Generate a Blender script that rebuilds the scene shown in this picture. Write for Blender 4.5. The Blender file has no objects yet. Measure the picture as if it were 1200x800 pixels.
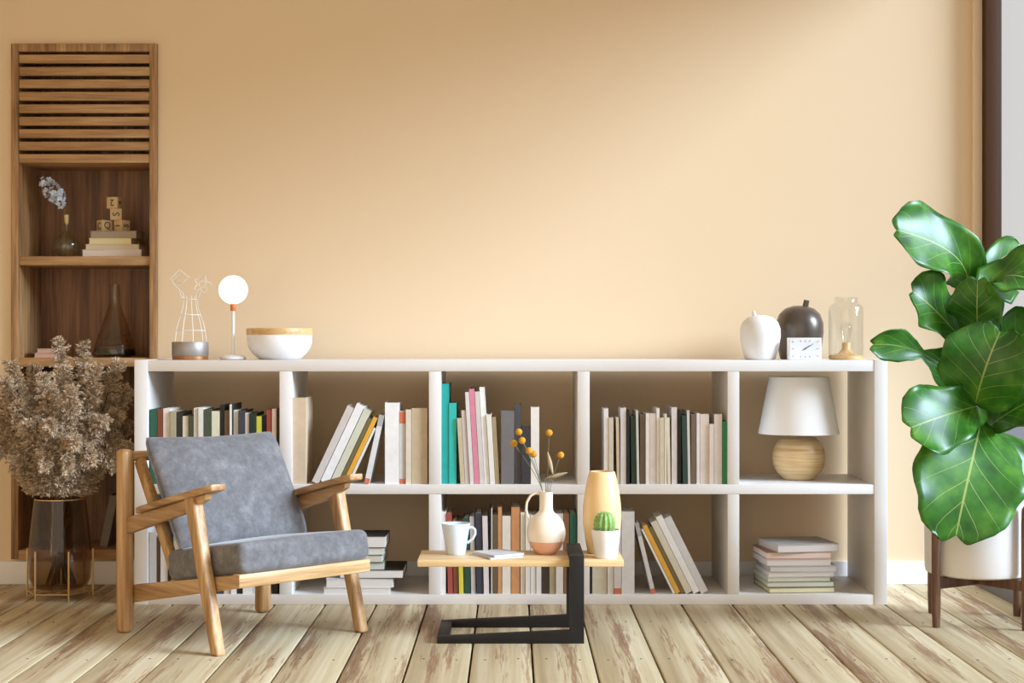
import bpy, bmesh, math, random
from mathutils import Vector, Matrix, Euler

SC = bpy.context.scene
COL = SC.collection
PI = math.pi
F = 1866.7          # focal length in pixels of the 1200 px wide frame
EYE = 0.9276        # camera height (m)
WALL_Y = 6.097      # back wall
CASE_Y = 5.613      # front of the bookcase

# ------------------------------------------------------------------ camera
cam_d = bpy.data.cameras.new('camera')
cam_d.sensor_width = 36.0
cam_d.lens = 56.0
cam = bpy.data.objects.new('camera', cam_d)
COL.objects.link(cam)
cam.location = (0, 0, EYE)
cam.rotation_euler = (PI / 2, 0, 0)
SC.camera = cam

# ------------------------------------------------------------------ world, sun, exposure
world = bpy.data.worlds.new('world')
SC.world = world
world.use_nodes = True
bg = world.node_tree.nodes['Background']
bg.inputs['Color'].default_value = (1.0, 0.855, 0.71, 1)
bg.inputs['Strength'].default_value = 1.5

sun_d = bpy.data.lights.new('sun', 'SUN')
sun_d.energy = 12.0
sun_d.angle = 0.46
sun_d.color = (0.86, 0.94, 1.0)
sun = bpy.data.objects.new('sun', sun_d)
COL.objects.link(sun)
sun.location = (6, 2, 5)
sun.rotation_euler = Vector((-2.6, 1.0, -1.25)).to_track_quat('-Z', 'Y').to_euler()

SC.view_settings.view_transform = 'Standard'
SC.view_settings.look = 'None'
SC.view_settings.exposure = 0.0
SC.view_settings.gamma = 1.0
SC.view_settings.use_curve_mapping = False

# ------------------------------------------------------------------ helpers
def lin(c):
    c = c / 255.0
    return c / 12.92 if c <= 0.04045 else ((c + 0.055) / 1.055) ** 2.4
def C(r, g, b):
    return (lin(r), lin(g), lin(b), 1.0)
def px(x, D): return (x - 600.0) * D / F
def pz(y, D): return EYE - (y - 400.0) * D / F
def at(x, y, D): return Vector((px(x, D), D, pz(y, D)))

class MB:
    """collects geometry; build() links it as ONE mesh object"""
    def __init__(s): s.v = []; s.f = []; s.uv = None
    def add(s, vs, fs):
        o = len(s.v); s.v += [Vector(p) for p in vs]; s.f += [tuple(i + o for i in f) for f in fs]; return s
    def box(s, x0, x1, y0, y1, z0, z1):
        return s.add([(x0,y0,z0),(x1,y0,z0),(x1,y1,z0),(x0,y1,z0),(x0,y0,z1),(x1,y0,z1),(x1,y1,z1),(x0,y1,z1)],
                     [(0,3,2,1),(4,5,6,7),(0,1,5,4),(1,2,6,5),(2,3,7,6),(3,0,4,7)])
    def hexa(s, b, t):
        """8 corners: bottom ring b (4), top ring t (4)"""
        return s.add(list(b) + list(t), [(0,3,2,1),(4,5,6,7),(0,1,5,4),(1,2,6,5),(2,3,7,6),(3,0,4,7)])
    def bar(s, p0, p1, w0, h0, w1=None, h1=None, up=(0,0,1)):
        p0 = Vector(p0); p1 = Vector(p1)
        w1 = w0 if w1 is None else w1; h1 = h0 if h1 is None else h1
        d = (p1 - p0).normalized(); sd = d.cross(Vector(up)).normalized(); u = sd.cross(d).normalized()
        r = lambda p, w, h: [p - sd*w/2 - u*h/2, p + sd*w/2 - u*h/2, p + sd*w/2 + u*h/2, p - sd*w/2 + u*h/2]
        return s.add(r(p0,w0,h0) + r(p1,w1,h1), [(0,1,2,3),(4,7,6,5),(0,4,5,1),(1,5,6,2),(2,6,7,3),(3,7,4,0)])
    def prism(s, pts, axis, a, b):
        """polygon pts (2D) extruded along axis (0,1,2) from a to b"""
        def mk(p, t):
            q = list(p); q.insert(axis, t); return q
        n = len(pts)
        return s.add([mk(p,a) for p in pts] + [mk(p,b) for p in pts],
                     [tuple(range(n-1,-1,-1)), tuple(range(n,2*n))] + [(i,(i+1)%n,(i+1)%n+n,i+n) for i in range(n)])
    def tube(s, pts, r, seg=8, closed=False, caps=True):
        pts = [Vector(p) for p in pts]; n = len(pts)
        rr = r if isinstance(r, (list, tuple)) else [r]*n
        rings = []; ref = None
        for i, p in enumerate(pts):
            if closed: d = pts[(i+1)%n] - pts[i-1]
            else: d = pts[min(i+1,n-1)] - pts[max(i-1,0)]
            d.normalize()
            if ref is None:
                ref = Vector((0,0,1)) if abs(d.z) < 0.9 else Vector((1,0,0))
            a = d.cross(ref)
            if a.length < 1e-4: a = d.cross(Vector((0.3,1,0.2)))
            a.normalize(); b = a.cross(d).normalized(); ref = b
            rings.append([p + a*math.cos(2*PI*k/seg)*rr[i] + b*math.sin(2*PI*k/seg)*rr[i] for k in range(seg)])
        o = [q for ring in rings for q in ring]; fs = []
        for i in range(n if closed else n-1):
            j = (i+1) % n
            for k in range(seg):
                l = (k+1) % seg
                fs.append((i*seg+k, j*seg+k, j*seg+l, i*seg+l))
        if caps and not closed:
            fs.append(tuple(range(seg))); fs.append(tuple(reversed(range((n-1)*seg, n*seg))))
        return s.add(o, fs)
    def lathe(s, prof, seg=40, c=(0,0,0), rfun=None):
        """prof: (r,z) list; r==0 ends become poles"""
        c = Vector(c); idx = []; vs = []; fs = []
        for (r, z) in prof:
            if r <= 1e-6:
                idx.append([len(vs)]); vs.append(c + Vector((0,0,z)))
            else:
                ring = []
                for k in range(seg):
                    a = 2*PI*k/seg; q = r * (rfun(a, z) if rfun else 1)
                    ring.append(len(vs)); vs.append(c + Vector((q*math.cos(a), q*math.sin(a), z)))
                idx.append(ring)
        for A, B in zip(idx, idx[1:]):
            for k in range(seg):
                l = (k+1) % seg
                if len(A) == 1 and len(B) == 1: continue
                if len(A) == 1: fs.append((A[0], B[l], B[k]))
                elif len(B) == 1: fs.append((A[k], A[l], B[0]))
                else: fs.append((A[k], A[l], B[l], B[k]))
        return s.add(vs, fs)
    def sphere(s, c, r, u=16, v=10, sq=(1,1,1)):
        prof = [(math.sin(PI*i/v)*r, -math.cos(PI*i/v)*r) for i in range(v+1)]
        prof[0] = (0,-r); prof[-1] = (0,r)
        m = MB(); m.lathe(prof, u)
        return s.add([Vector(c) + Vector((p.x*sq[0], p.y*sq[1], p.z*sq[2])) for p in m.v], m.f)
    def xf(s, M):
        s.v = [M @ p for p in s.v]; return s
    def mesh(s, name, bevel=0, seg=2, smooth=None, recalc=True):
        me = bpy.data.meshes.new(name)
        me.from_pydata([tuple(p) for p in s.v], [], s.f)
        if bevel or recalc:
            bm = bmesh.new(); bm.from_mesh(me)
            if recalc: bmesh.ops.recalc_face_normals(bm, faces=bm.faces)
            if bevel:
                es = [e for e in bm.edges if len(e.link_faces) == 2 and e.calc_face_angle(0) > 0.5]
                bmesh.ops.bevel(bm, geom=es, offset=bevel, segments=seg, affect='EDGES', profile=0.5, clamp_overlap=True)
            bm.to_mesh(me); bm.free()
        if smooth or bevel:
            for p in me.polygons: p.use_smooth = True
            me.set_sharp_from_angle(angle=smooth or 0.7)
        me.update()
        return me
    def build(s, name, mat, parent=None, bevel=0, seg=2, smooth=None, recalc=True):
        return link(name, s.mesh(name, bevel, seg, smooth, recalc), mat, parent)

def link(name, me, mat=None, parent=None, loc=None, rot=None):
    o = bpy.data.objects.new(name, me); COL.objects.link(o)
    if mat is not None and me is not None and not me.materials: me.materials.append(mat)
    if parent is not None: o.parent = parent
    if loc is not None: o.location = loc
    if rot is not None: o.rotation_euler = rot
    return o
def tag(o, label, cat, group=None, kind=None):
    if label: o['label'] = label
    if cat: o['category'] = cat
    if group: o['group'] = group
    if kind: o['kind'] = kind
    return o
def thing(name, label, cat, loc=(0,0,0), rz=0, group=None):
    o = bpy.data.objects.new(name, None); COL.objects.link(o)
    o.empty_display_size = 0.05
    o.location = loc; o.rotation_euler = (0,0,rz)
    return tag(o, label, cat, group)
def struct(name, mb, mat, parent=None, bevel=0):
    o = mb.build(name, mat, parent, bevel=bevel)
    if parent is None: o['kind'] = 'structure'
    return o

# ------------------------------------------------------------------ materials
def newmat(name):
    m = bpy.data.materials.new(name); m.use_nodes = True
    nt = m.node_tree; p = nt.nodes['Principled BSDF']
    return m, nt, p
def nd(nt, t, **kw):
    n = nt.nodes.new(t)
    for k, v in kw.items(): setattr(n, k, v)
    return n
def ramp(nt, stops):
    r = nt.nodes.new('ShaderNodeValToRGB')
    e = r.color_ramp.elements
    while len(e) < len(stops): e.new(0.5)
    for el, (p, c) in zip(e, stops): el.position = p; el.color = c
    return r
def bump(nt, p, src, strength, dist=0.002):
    b = nd(nt, 'ShaderNodeBump'); b.inputs['Strength'].default_value = strength; b.inputs['Distance'].default_value = dist
    nt.links.new(src, b.inputs['Height']); nt.links.new(b.outputs['Normal'], p.inputs['Normal'])
def coords(nt, scale, rnd=True):
    tc = nd(nt, 'ShaderNodeTexCoord'); mp = nd(nt, 'ShaderNodeMapping')
    mp.inputs['Scale'].default_value = scale
    if rnd:
        oi = nd(nt, 'ShaderNodeObjectInfo'); mu = nd(nt, 'ShaderNodeVectorMath', operation='SCALE')
        mu.inputs[0].default_value = (7.3, 11.1, 5.7)
        nt.links.new(oi.outputs['Random'], mu.inputs['Scale'])
        nt.links.new(mu.outputs[0], mp.inputs['Location'])
    nt.links.new(tc.outputs['Object'], mp.inputs['Vector'])
    return mp.outputs['Vector']
def plain(name, col, rough=0.5, metal=0.0, var=0.0, vscale=30, bmp=0.0, bscale=200, coat=0.0, spec=None):
    m, nt, p = newmat(name)
    p.inputs['Base Color'].default_value = col
    p.inputs['Roughness'].default_value = rough; p.inputs['Metallic'].default_value = metal
    p.inputs['Coat Weight'].default_value = coat
    if spec is not None: p.inputs['Specular IOR Level'].default_value = spec
    if var:
        v = coords(nt, (1,1,1)); n = nd(nt, 'ShaderNodeTexNoise'); n.inputs['Scale'].default_value = vscale; n.inputs['Detail'].default_value = 4
        nt.links.new(v, n.inputs['Vector'])
        r = ramp(nt, [(0.3, tuple(c*(1-var) for c in col[:3]) + (1,)), (0.7, tuple(min(1,c*(1+var)) for c in col[:3]) + (1,))])
        nt.links.new(n.outputs['Fac'], r.inputs['Fac']); nt.links.new(r.outputs['Color'], p.inputs['Base Color'])
    if bmp:
        v = coords(nt, (1,1,1), False); n = nd(nt, 'ShaderNodeTexNoise'); n.inputs['Scale'].default_value = bscale; n.inputs['Detail'].default_value = 5
        nt.links.new(v, n.inputs['Vector']); bump(nt, p, n.outputs['Fac'], bmp)
    return m
def wood(name, dark, mid, light, axis=2, scale=1.0, rough=0.5, bmp=0.25):
    """grain runs along axis"""
    m, nt, p = newmat(name)
    ax = axis if isinstance(axis, tuple) else (axis,)
    s = [34*scale if i not in ax else 2.2*scale for i in range(3)]
    v = coords(nt, tuple(s))
    n = nd(nt, 'ShaderNodeTexNoise'); n.inputs['Scale'].default_value = 1.0; n.inputs['Detail'].default_value = 8; n.inputs['Roughness'].default_value = 0.62; n.inputs['Distortion'].default_value = 0.15
    nt.links.new(v, n.inputs['Vector'])
    s2 = [170*scale if i not in ax else 7*scale for i in range(3)]
    v2 = coords(nt, tuple(s2)); n2 = nd(nt, 'ShaderNodeTexNoise'); n2.inputs['Scale'].default_value = 1.0; n2.inputs['Detail'].default_value = 3
    nt.links.new(v2, n2.inputs['Vector'])
    mx = nd(nt, 'ShaderNodeMath', operation='MULTIPLY_ADD'); mx.inputs[1].default_value = 0.35
    nt.links.new(n2.outputs['Fac'], mx.inputs[0])
    m2 = nd(nt, 'ShaderNodeMath', operation='MULTIPLY'); m2.inputs[1].default_value = 0.75
    nt.links.new(n.outputs['Fac'], m2.inputs[0]); nt.links.new(m2.outputs[0], mx.inputs[2])
    r = ramp(nt, [(0.38, dark), (0.54, mid), (0.70, light)])
    nt.links.new(mx.outputs[0], r.inputs['Fac']); nt.links.new(r.outputs['Color'], p.inputs['Base Color'])
    p.inputs['Roughness'].default_value = rough
    bump(nt, p, mx.outputs[0], bmp, 0.001)
    return m
def thin_glass(name, tint, gloss=1.0, rough=0.0, edge=0.55):
    m, nt, p = newmat(name); nt.nodes.remove(p)
    out = nt.nodes['Material Output']
    t = nd(nt, 'ShaderNodeBsdfTransparent'); t.inputs['Color'].default_value = tint
    g = nd(nt, 'ShaderNodeBsdfGlossy'); g.inputs['Roughness'].default_value = rough; g.inputs['Color'].default_value = (gloss,gloss,gloss,1)
    lw = nd(nt, 'ShaderNodeLayerWeight'); lw.inputs['Blend'].default_value = 0.5
    pw = nd(nt, 'ShaderNodeMath', operation='POWER'); pw.inputs[1].default_value = 4.0
    nt.links.new(lw.outputs['Facing'], pw.inputs[0])
    fr = nd(nt, 'ShaderNodeMath', operation='MULTIPLY_ADD'); fr.inputs[1].default_value = edge; fr.inputs[2].default_value = 0.03
    nt.links.new(pw.outputs[0], fr.inputs[0])
    mx = nd(nt, 'ShaderNodeMixShader')
    nt.links.new(fr.outputs[0], mx.inputs['Fac']); nt.links.new(t.outputs[0], mx.inputs[1]); nt.links.new(g.outputs[0], mx.inputs[2])
    nt.links.new(mx.outputs[0], out.inputs['Surface'])
    return m
def emit(name, col, strength):
    m, nt, p = newmat(name)
    p.inputs['Base Color'].default_value = col
    p.inputs['Emission Color'].default_value = col; p.inputs['Emission Strength'].default_value = strength
    return m

M = {}
M['wall'] = plain('wall_paint', (0.82, 0.622, 0.40, 1), 0.75, bmp=0.04, bscale=320, spec=0.25)
M['white'] = plain('white_lacquer', C(232,226,220), 0.42)
M['base'] = plain('baseboard_paint', C(238,235,232), 0.5)
M['ceil'] = plain('ceiling_paint', C(240,236,230), 0.8)
M['brownframe'] = plain('window_frame_brown', C(76,50,28), 0.6, spec=0.2)
M['curb'] = plain('curb_grey', C(100,94,86), 0.6)
M['terrace'] = plain('terrace_grey', C(120,118,122), 0.8)
M['pane'] = thin_glass('window_glass', (0.68,0.73,0.795,1), 0.6, 0.0, 0.0)
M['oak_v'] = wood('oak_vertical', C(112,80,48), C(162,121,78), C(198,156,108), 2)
M['oak_h'] = wood('oak_horizontal', C(132,96,58), C(174,132,86), C(202,160,112), 0)
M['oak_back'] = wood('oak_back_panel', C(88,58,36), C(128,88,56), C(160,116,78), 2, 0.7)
M['oak_d'] = wood('oak_end_grain', C(128,88,54), C(160,116,76), C(186,142,98), 1)
M['ch_x'] = wood('chair_oak_long', C(134,96,56), C(178,138,92), C(206,170,124), 0, 0.8, 0.42)
M['ch_y'] = wood('chair_oak_cross', C(164,124,76), C(198,158,108), C(222,188,140), 1, 0.8, 0.42)
M['ch_z'] = wood('chair_oak_upright', C(138,98,56), C(184,142,92), C(210,172,124), 2, 0.8, 0.42)
M['tabletop'] = wood('table_pine', C(206,164,104), C(228,192,138), C(240,212,164), 0, 0.6, 0.45)
M['walnut'] = wood('stand_walnut', C(70,46,32), C(100,68,48), C(130,94,70), 2, 1.2, 0.4)
M['rimwood'] = wood('bowl_bamboo', C(196,148,88), C(216,174,116), C(230,194,140), 0, 1.0, 0.45)
M['lampwood'] = wood('lamp_maple', C(176,132,78), C(222,188,136), C(244,222,182), (0,1), 0.8, 0.35)
M['black'] = plain('black_steel', C(24,21,19), 0.5, var=0.1, spec=0.35)
M['gold'] = plain('brass_rod', C(214,182,128), 0.3, 0.9)
M['steel'] = plain('brushed_steel', C(168,162,156), 0.5, 0.7, bmp=0.05)
M['copper'] = plain('copper_band', C(176,120,78), 0.4, 0.6)
M['wirewhite'] = plain('white_wire', C(240,236,228), 0.4)
M['ceramic'] = plain('white_ceramic', C(240,238,236), 0.25, coat=0.3)
M['matwhite'] = plain('matte_white_ceramic', C(236,233,230), 0.6, bmp=0.1, bscale=120)
M['urnblack'] = plain('dark_bronze_glaze', C(92,80,71), 0.32, 0.3, coat=0.25)
M['cup'] = plain('pale_blue_porcelain', C(212,224,236), 0.2, coat=0.4)
M['page'] = plain('book_pages', C(226,218,204), 0.85, var=0.06, vscale=300)
M['soil'] = plain('dark_soil', C(58,42,32), 0.95, var=0.4, vscale=120, bmp=0.6, bscale=150)
M['ink'] = plain('black_print', C(28,24,22), 0.7)
M['hand'] = plain('clock_hand_black', C(40,38,38), 0.5)
M['orange'] = plain('orange_collar', C(206,112,58), 0.5)
M['globe'] = emit('lit_opal_globe', (1.0,0.93,0.78,1), 1.15)
M['shade'] = plain('linen_shade', C(246,243,240), 0.85, bmp=0.1, bscale=600)
M['yellowvase'] = plain('amber_ceramic', C(245,208,150), 0.35, coat=0.25)
M['cactus'] = plain('cactus_green', C(134,172,88), 0.55, var=0.2, vscale=60)
M['spine'] = plain('cactus_spine', C(226,220,180), 0.6)
M['ball'] = plain('billy_button_yellow', C(214,152,34), 0.85, var=0.2, vscale=400, bmp=0.9, bscale=700)
M['stem'] = plain('dry_stem_green', C(112,112,84), 0.7)
M['drystem'] = plain('brown_dry_stem', C(96,70,46), 0.8)
M['dryleaf'] = plain('dry_leaf', C(186,164,130), 0.75, var=0.1)
M['cork'] = plain('cork_stopper', C(222,190,130), 0.8, var=0.1, vscale=100)
M['block'] = plain('letter_block_wood', C(208,178,134), 0.6, var=0.06)
M['hyd'] = plain('hydrangea_petal', C(214,222,234), 0.75, var=0.12, vscale=60)
M['liquid'] = plain('dark_liquid', C(34,32,22), 0.2, coat=0.2)
M['trunk'] = plain('fig_bark', C(128,96,72), 0.8, var=0.2, vscale=80, bmp=0.4)
M['glass'] = thin_glass('clear_glass', (0.97,0.97,0.96,1))
M['greenglass'] = thin_glass('green_glass', (0.94,0.96,0.90,1))
M['smoke'] = thin_glass('smoked_glass', (0.74,0.65,0.56,1))
M['smokeflask'] = thin_glass('smoky_flask', (0.90,0.87,0.82,1))

# grey velvet
m, nt, p = newmat('grey_velvet'); M['velvet'] = m
v = coords(nt, (1,1,1), False)
n1 = nd(nt, 'ShaderNodeTexNoise'); n1.inputs['Scale'].default_value = 22; n1.inputs['Detail'].default_value = 7; n1.inputs['Roughness'].default_value = 0.78; n1.inputs['Distortion'].default_value = 0.0
nt.links.new(v, n1.inputs['Vector'])
r = ramp(nt, [(0.36, C(94,91,91)), (0.52, C(111,108,108)), (0.68, C(134,130,129))])
nt.links.new(n1.outputs['Fac'], r.inputs['Fac']); nt.links.new(r.outputs['Color'], p.inputs['Base Color'])
p.inputs['Roughness'].default_value = 0.9; p.inputs['Sheen Weight'].default_value = 0.35; p.inputs['Sheen Roughness'].default_value = 0.4
n2 = nd(nt, 'ShaderNodeTexNoise'); n2.inputs['Scale'].default_value = 260; n2.inputs['Detail'].default_value = 3
nt.links.new(v, n2.inputs['Vector']); bump(nt, p, n2.outputs['Fac'], 0.35, 0.002)

# white-washed worn floor planks
m, nt, p = newmat('worn_whitewashed_plank'); M['plank'] = m
va = coords(nt, (30, 0.55, 30)); na = nd(nt, 'ShaderNodeTexNoise'); na.inputs['Scale'].default_value = 1; na.inputs['Detail'].default_value = 6; na.inputs['Roughness'].default_value = 0.6
nt.links.new(va, na.inputs['Vector'])
vb = coords(nt, (15, 1.1, 15)); nb = nd(nt, 'ShaderNodeTexNoise'); nb.inputs['Scale'].default_value = 1; nb.inputs['Detail'].default_value = 4; nb.inputs['Roughness'].default_value = 0.55
nt.links.new(vb, nb.inputs['Vector'])
vc = coords(nt, (150, 5.5, 150)); nc = nd(nt, 'ShaderNodeTexNoise'); nc.inputs['Scale'].default_value = 1; nc.inputs['Detail'].default_value = 4; nc.inputs['Roughness'].default_value = 0.65
nt.links.new(vc, nc.inputs['Vector'])
paint = ramp(nt, [(0.35, C(190,168,128)), (0.5, C(209,190,151)), (0.66, C(225,209,176))])
nt.links.new(na.outputs['Fac'], paint.inputs['Fac'])
worn = ramp(nt, [(0.3, C(96,64,44)), (0.5, C(140,98,68)), (0.7, C(186,148,108))])
nt.links.new(nc.outputs['Fac'], worn.inputs['Fac'])
ad = nd(nt, 'ShaderNodeMath', operation='MULTIPLY'); ad.inputs[1].default_value = 0.6
nt.links.new(nb.outputs['Fac'], ad.inputs[0])
ad2 = nd(nt, 'ShaderNodeMath', operation='MULTIPLY_ADD'); ad2.inputs[1].default_value = 0.4
nt.links.new(nc.outputs['Fac'], ad2.inputs[0]); nt.links.new(ad.outputs[0], ad2.inputs[2])
msk = ramp(nt, [(0.525, (0,0,0,1)), (0.585, (0.85,0.85,0.85,1))])
nt.links.new(ad2.outputs[0], msk.inputs['Fac'])
mx = nd(nt, 'ShaderNodeMix', data_type='RGBA')
nt.links.new(msk.outputs['Color'], mx.inputs['Factor']); nt.links.new(paint.outputs['Color'], mx.inputs[6]); nt.links.new(worn.outputs['Color'], mx.inputs[7])
nt.links.new(mx.outputs[2], p.inputs['Base Color'])
p.inputs['Roughness'].default_value = 0.55
bump(nt, p, na.outputs['Fac'], 0.3, 0.001)
M['gap'] = plain('floor_gap_dark', C(70,54,40), 0.9)

# fig leaf with pale veins, in the leaf's own UV
m, nt, p = newmat('fig_leaf'); M['leaf'] = m
uv = nd(nt, 'ShaderNodeUVMap'); uv.uv_map = 'UVMap'
sx = nd(nt, 'ShaderNodeSeparateXYZ'); nt.links.new(uv.outputs[0], sx.inputs[0])
def mth(op, a, b=None):
    q = nd(nt, 'ShaderNodeMath', operation=op)
    for i, t in enumerate((a, b)):
        if t is None: continue
        if isinstance(t, (int, float)): q.inputs[i].default_value = t
        else: nt.links.new(t, q.inputs[i])
    return q.outputs[0]
au = mth('ABSOLUTE', mth('SUBTRACT', sx.outputs['X'], 0.5))          # 0 midrib .. 0.5 edge
mid = mth('LESS_THAN', au, 0.010)
w = mth('SUBTRACT', mth('MULTIPLY', sx.outputs['Y'], 6.0), mth('MULTIPLY', mth('POWER', au, 0.8), 3.6))
fr = mth('ABSOLUTE', mth('SUBTRACT', mth('FRACT', w), 0.5))
side = mth('GREATER_THAN', fr, mth('ADD', mth('MULTIPLY', au, 0.04), 0.478))
vein = mth('MAXIMUM', mid, side)
vn = coords(nt, (1,1,1)); nn = nd(nt, 'ShaderNodeTexNoise'); nn.inputs['Scale'].default_value = 14; nn.inputs['Detail'].default_value = 4
nt.links.new(vn, nn.inputs['Vector'])
gr = ramp(nt, [(0.3, C(30,80,14)), (0.5, C(50,108,22)), (0.72, C(84,138,36))])
nt.links.new(nn.outputs['Fac'], gr.inputs['Fac'])
mx = nd(nt, 'ShaderNodeMix', data_type='RGBA'); mx.inputs[7].default_value = C(186,196,110)
nt.links.new(mth('MULTIPLY', vein, 0.6), mx.inputs['Factor']); nt.links.new(gr.outputs['Color'], mx.inputs[6])
nt.links.new(mx.outputs[2], p.inputs['Base Color'])
p.inputs['Roughness'].default_value = 0.36
bump(nt, p, mth('MULTIPLY', vein, -1.0), 0.35, 0.002)

# pampas: colour varies from tuft to tuft through a colour attribute
m, nt, p = newmat('dried_pampas'); M['pampas'] = m
ca = nd(nt, 'ShaderNodeVertexColor'); ca.layer_name = 'Col'
nt.links.new(ca.outputs['Color'], p.inputs['Base Color']); p.inputs['Roughness'].default_value = 0.85

_cc = {}
def cover_mat(rgb, name='book_cover'):
    k = tuple(rgb)
    if k not in _cc: _cc[k] = plain(name, C(*rgb), 0.6, var=0.05, vscale=40)
    return _cc[k]

# ================================================================== THE ROOM
# niche opening in the back wall
NX0, NX1, NZ0, NZ1 = -1.905, -1.362, 0.104, 2.058
w = MB()
w.box(-3.2, NX0, WALL_Y, WALL_Y+0.36, -0.06, 2.75)
w.box(NX1, 1.86, WALL_Y, WALL_Y+0.36, -0.06, 2.75)
w.box(NX0, NX1, WALL_Y, WALL_Y+0.36, NZ1, 2.75)
w.box(NX0, NX1, WALL_Y, WALL_Y+0.36, -0.06, NZ0)
struct('wall_back', w, M['wall'])
struct('wall_left', MB().box(-3.3, -3.2, -0.6, WALL_Y+0.36, 0, 2.75), M['wall'])
struct('ceiling', MB().box(-3.3, 1.95, -0.6, WALL_Y+0.36, 2.75, 2.85), M['ceil'])
struct('wall_right', MB().box(1.80, 1.95, -0.6, WALL_Y-0.002, 2.62, 2.75), M['wall'])
struct('baseboard_back', MB().box(-3.2, 1.756, WALL_Y-0.014, WALL_Y, 0.0, 0.0885), M['base'], bevel=0.002)
struct('trim_1', MB().box(1.757, 1.792, WALL_Y-0.03, WALL_Y, 0.0, 2.75), M['wall'], bevel=0.002)

# window along the right side
win = thing('window_1', None, None, (1.79, 0, 0)); win['kind'] = 'structure'
MB().box(0.004, 0.066, WALL_Y-0.062, WALL_Y-0.002, 0, 2.62).build('corner_post', M['brownframe'], win, bevel=0.003)
MB().box(0.004, 0.066, 1.2, 1.27, 0.06, 2.62).build('mullion', M['brownframe'], win, bevel=0.003)
MB().box(-0.024, 0.066, -0.6, WALL_Y-0.086, 0, 0.06).build('bottom_rail', M['curb'], win, bevel=0.003)
MB().box(0.052, 0.058, 1.275, WALL_Y-0.064, 0.062, 2.618).build('pane', M['pane'], win)
MB().box(0.052, 0.058, -0.6, 1.198, 0.062, 2.618).build('pane', M['pane'], win)
struct('terrace', MB().box(1.96, 40, -30, 60, -0.12, -0.02), M['terrace'])

# floor of separate planks
fl = struct('floor', MB().box(-3.2, 1.86, -0.6, WALL_Y, -0.06, -0.02), M['gap'])
PW = 0.1795
pm = MB().box(-PW/2+0.0030, PW/2-0.0030, -0.6, WALL_Y-0.001, -0.0195, 0.0).mesh('plank', bevel=0.0040, seg=2)
k0 = -17
for k in range(k0, 11):
    xc = -0.120 + PW*(k+0.5)
    if xc - PW/2 < -3.2 or xc + PW/2 > 1.86: continue
    link('plank', pm, M['plank'], fl, loc=(xc, 0, 0))
nm = MB()
for k in range(k0, 11):
    for D in (4.03, 4.65, 5.27, 5.89):
        for s in (-1, 1):
            x = -0.120 + PW*(k+0.5) + s*PW*0.27
            if -3.1 < x < 1.75:
                nm.lathe([(0, 0.0006), (0.0036, 0.0006), (0.0038, -0.002)], 8, (x, D + 0.01*math.sin(k*3.1+s), 0))
nails = nm.build('nail_heads', M['ink'], fl); nails['kind'] = 'stuff'

# ================================================================== WOODEN WALL NICHE
nb = thing('wall_niche_shelf', 'tall brown oak niche shelf with slatted top set into the wall', 'shelf', (-1.6335, WALL_Y, 0.097))
FX0, FX1 = -0.2785, 0.2785            # outer frame, local x
IX0, IX1 = -0.2495, 0.2495
H = 2.064 - 0.097
def nz(y): return pz(y, 6.08) - 0.097
MB().box(FX0, IX0, -0.02, 0.29, 0, H).build('side_panel', M['oak_v'], nb, bevel=0.002)
MB().box(IX1, FX1, -0.02, 0.29, 0, H).build('side_panel', M['oak_v'], nb, bevel=0.002)
MB().box(IX0, IX1, -0.02, 0.29, H-0.030, H).build('top_board', M['oak_v'], nb, bevel=0.002)
MB().box(IX0, IX1, -0.02, 0.29, 0, 0.036).build('bottom_board', M['oak_h'], nb, bevel=0.002)
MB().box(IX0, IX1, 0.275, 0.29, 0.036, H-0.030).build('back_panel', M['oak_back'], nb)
MB().box(IX0, IX1, 0.012, 0.275, nz(190.5), nz(184.5)).build('compartment_top', M['oak_h'], nb, bevel=0.001)
for y in (300.0, 419.0, 538.0):
    MB().box(IX0, IX1, -0.012, 0.275, nz(y+10.6), nz(y)).build('shelf_board', M['oak_h'], nb, bevel=0.002)
sl = MB().box(IX0+0.0005, IX1-0.0005, -0.016, 0.010, -0.0165, 0.0165).mesh('slat', bevel=0.0018)
for i in range(9):
    link('slat', sl, M['oak_h'], nb, loc=(0, 0, nz(68.75 + 14.6*i)))
SH1 = pz(300, 6.08); SH2 = pz(419, 6.08); SH0 = 0.097 + 0.036

# ================================================================== WHITE BOOKCASE
BX0, BX1 = px(157.3, CASE_Y), px(1040, CASE_Y)
bc = thing('bookcase', 'long low white open bookcase with ten compartments against the wall', 'bookcase', ((BX0+BX1)/2, CASE_Y, 0))
cx = (BX0+BX1)/2
DEP = WALL_Y - 0.034 - CASE_Y
def cxp(x): return px(x, CASE_Y) - cx
ZT, ZTB = 0.8615, 0.8224
ZM, ZMB = 0.4240, 0.3895
ZB = 0.0359
il, ir = cxp(173.0), cxp(1024.5)
MB().box(cxp(157.3), il, 0, DEP, 0, ZT+0.002).build('side_panel', M['white'], bc, bevel=0.002)
MB().box(ir, cxp(1040), 0, DEP, 0, ZT+0.002).build('side_panel', M['white'], bc, bevel=0.002)
MB().box(il, ir, 0.002, DEP, ZTB, ZT).build('top_panel', M['white'], bc, bevel=0.002)
MB().box(il, ir, 0.002, DEP, ZMB, ZM).build('shelf', M['white'], bc, bevel=0.002)
MB().box(il, ir, 0.002, DEP, 0, ZB).build('bottom_panel', M['white'], bc, bevel=0.002)
DIV = [(327.3,342.0),(502.5,516.9),(676.8,691.0),(852.8,866.5)]
for a, b in DIV:
    MB().box(cxp(a), cxp(b), 0.003, DEP, ZM, ZTB).build('divider', M['white'], bc, bevel=0.0015)
    MB().box(cxp(a), cxp(b), 0.003, DEP, ZB, ZMB).build('divider', M['white'], bc, bevel=0.0015)

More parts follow.
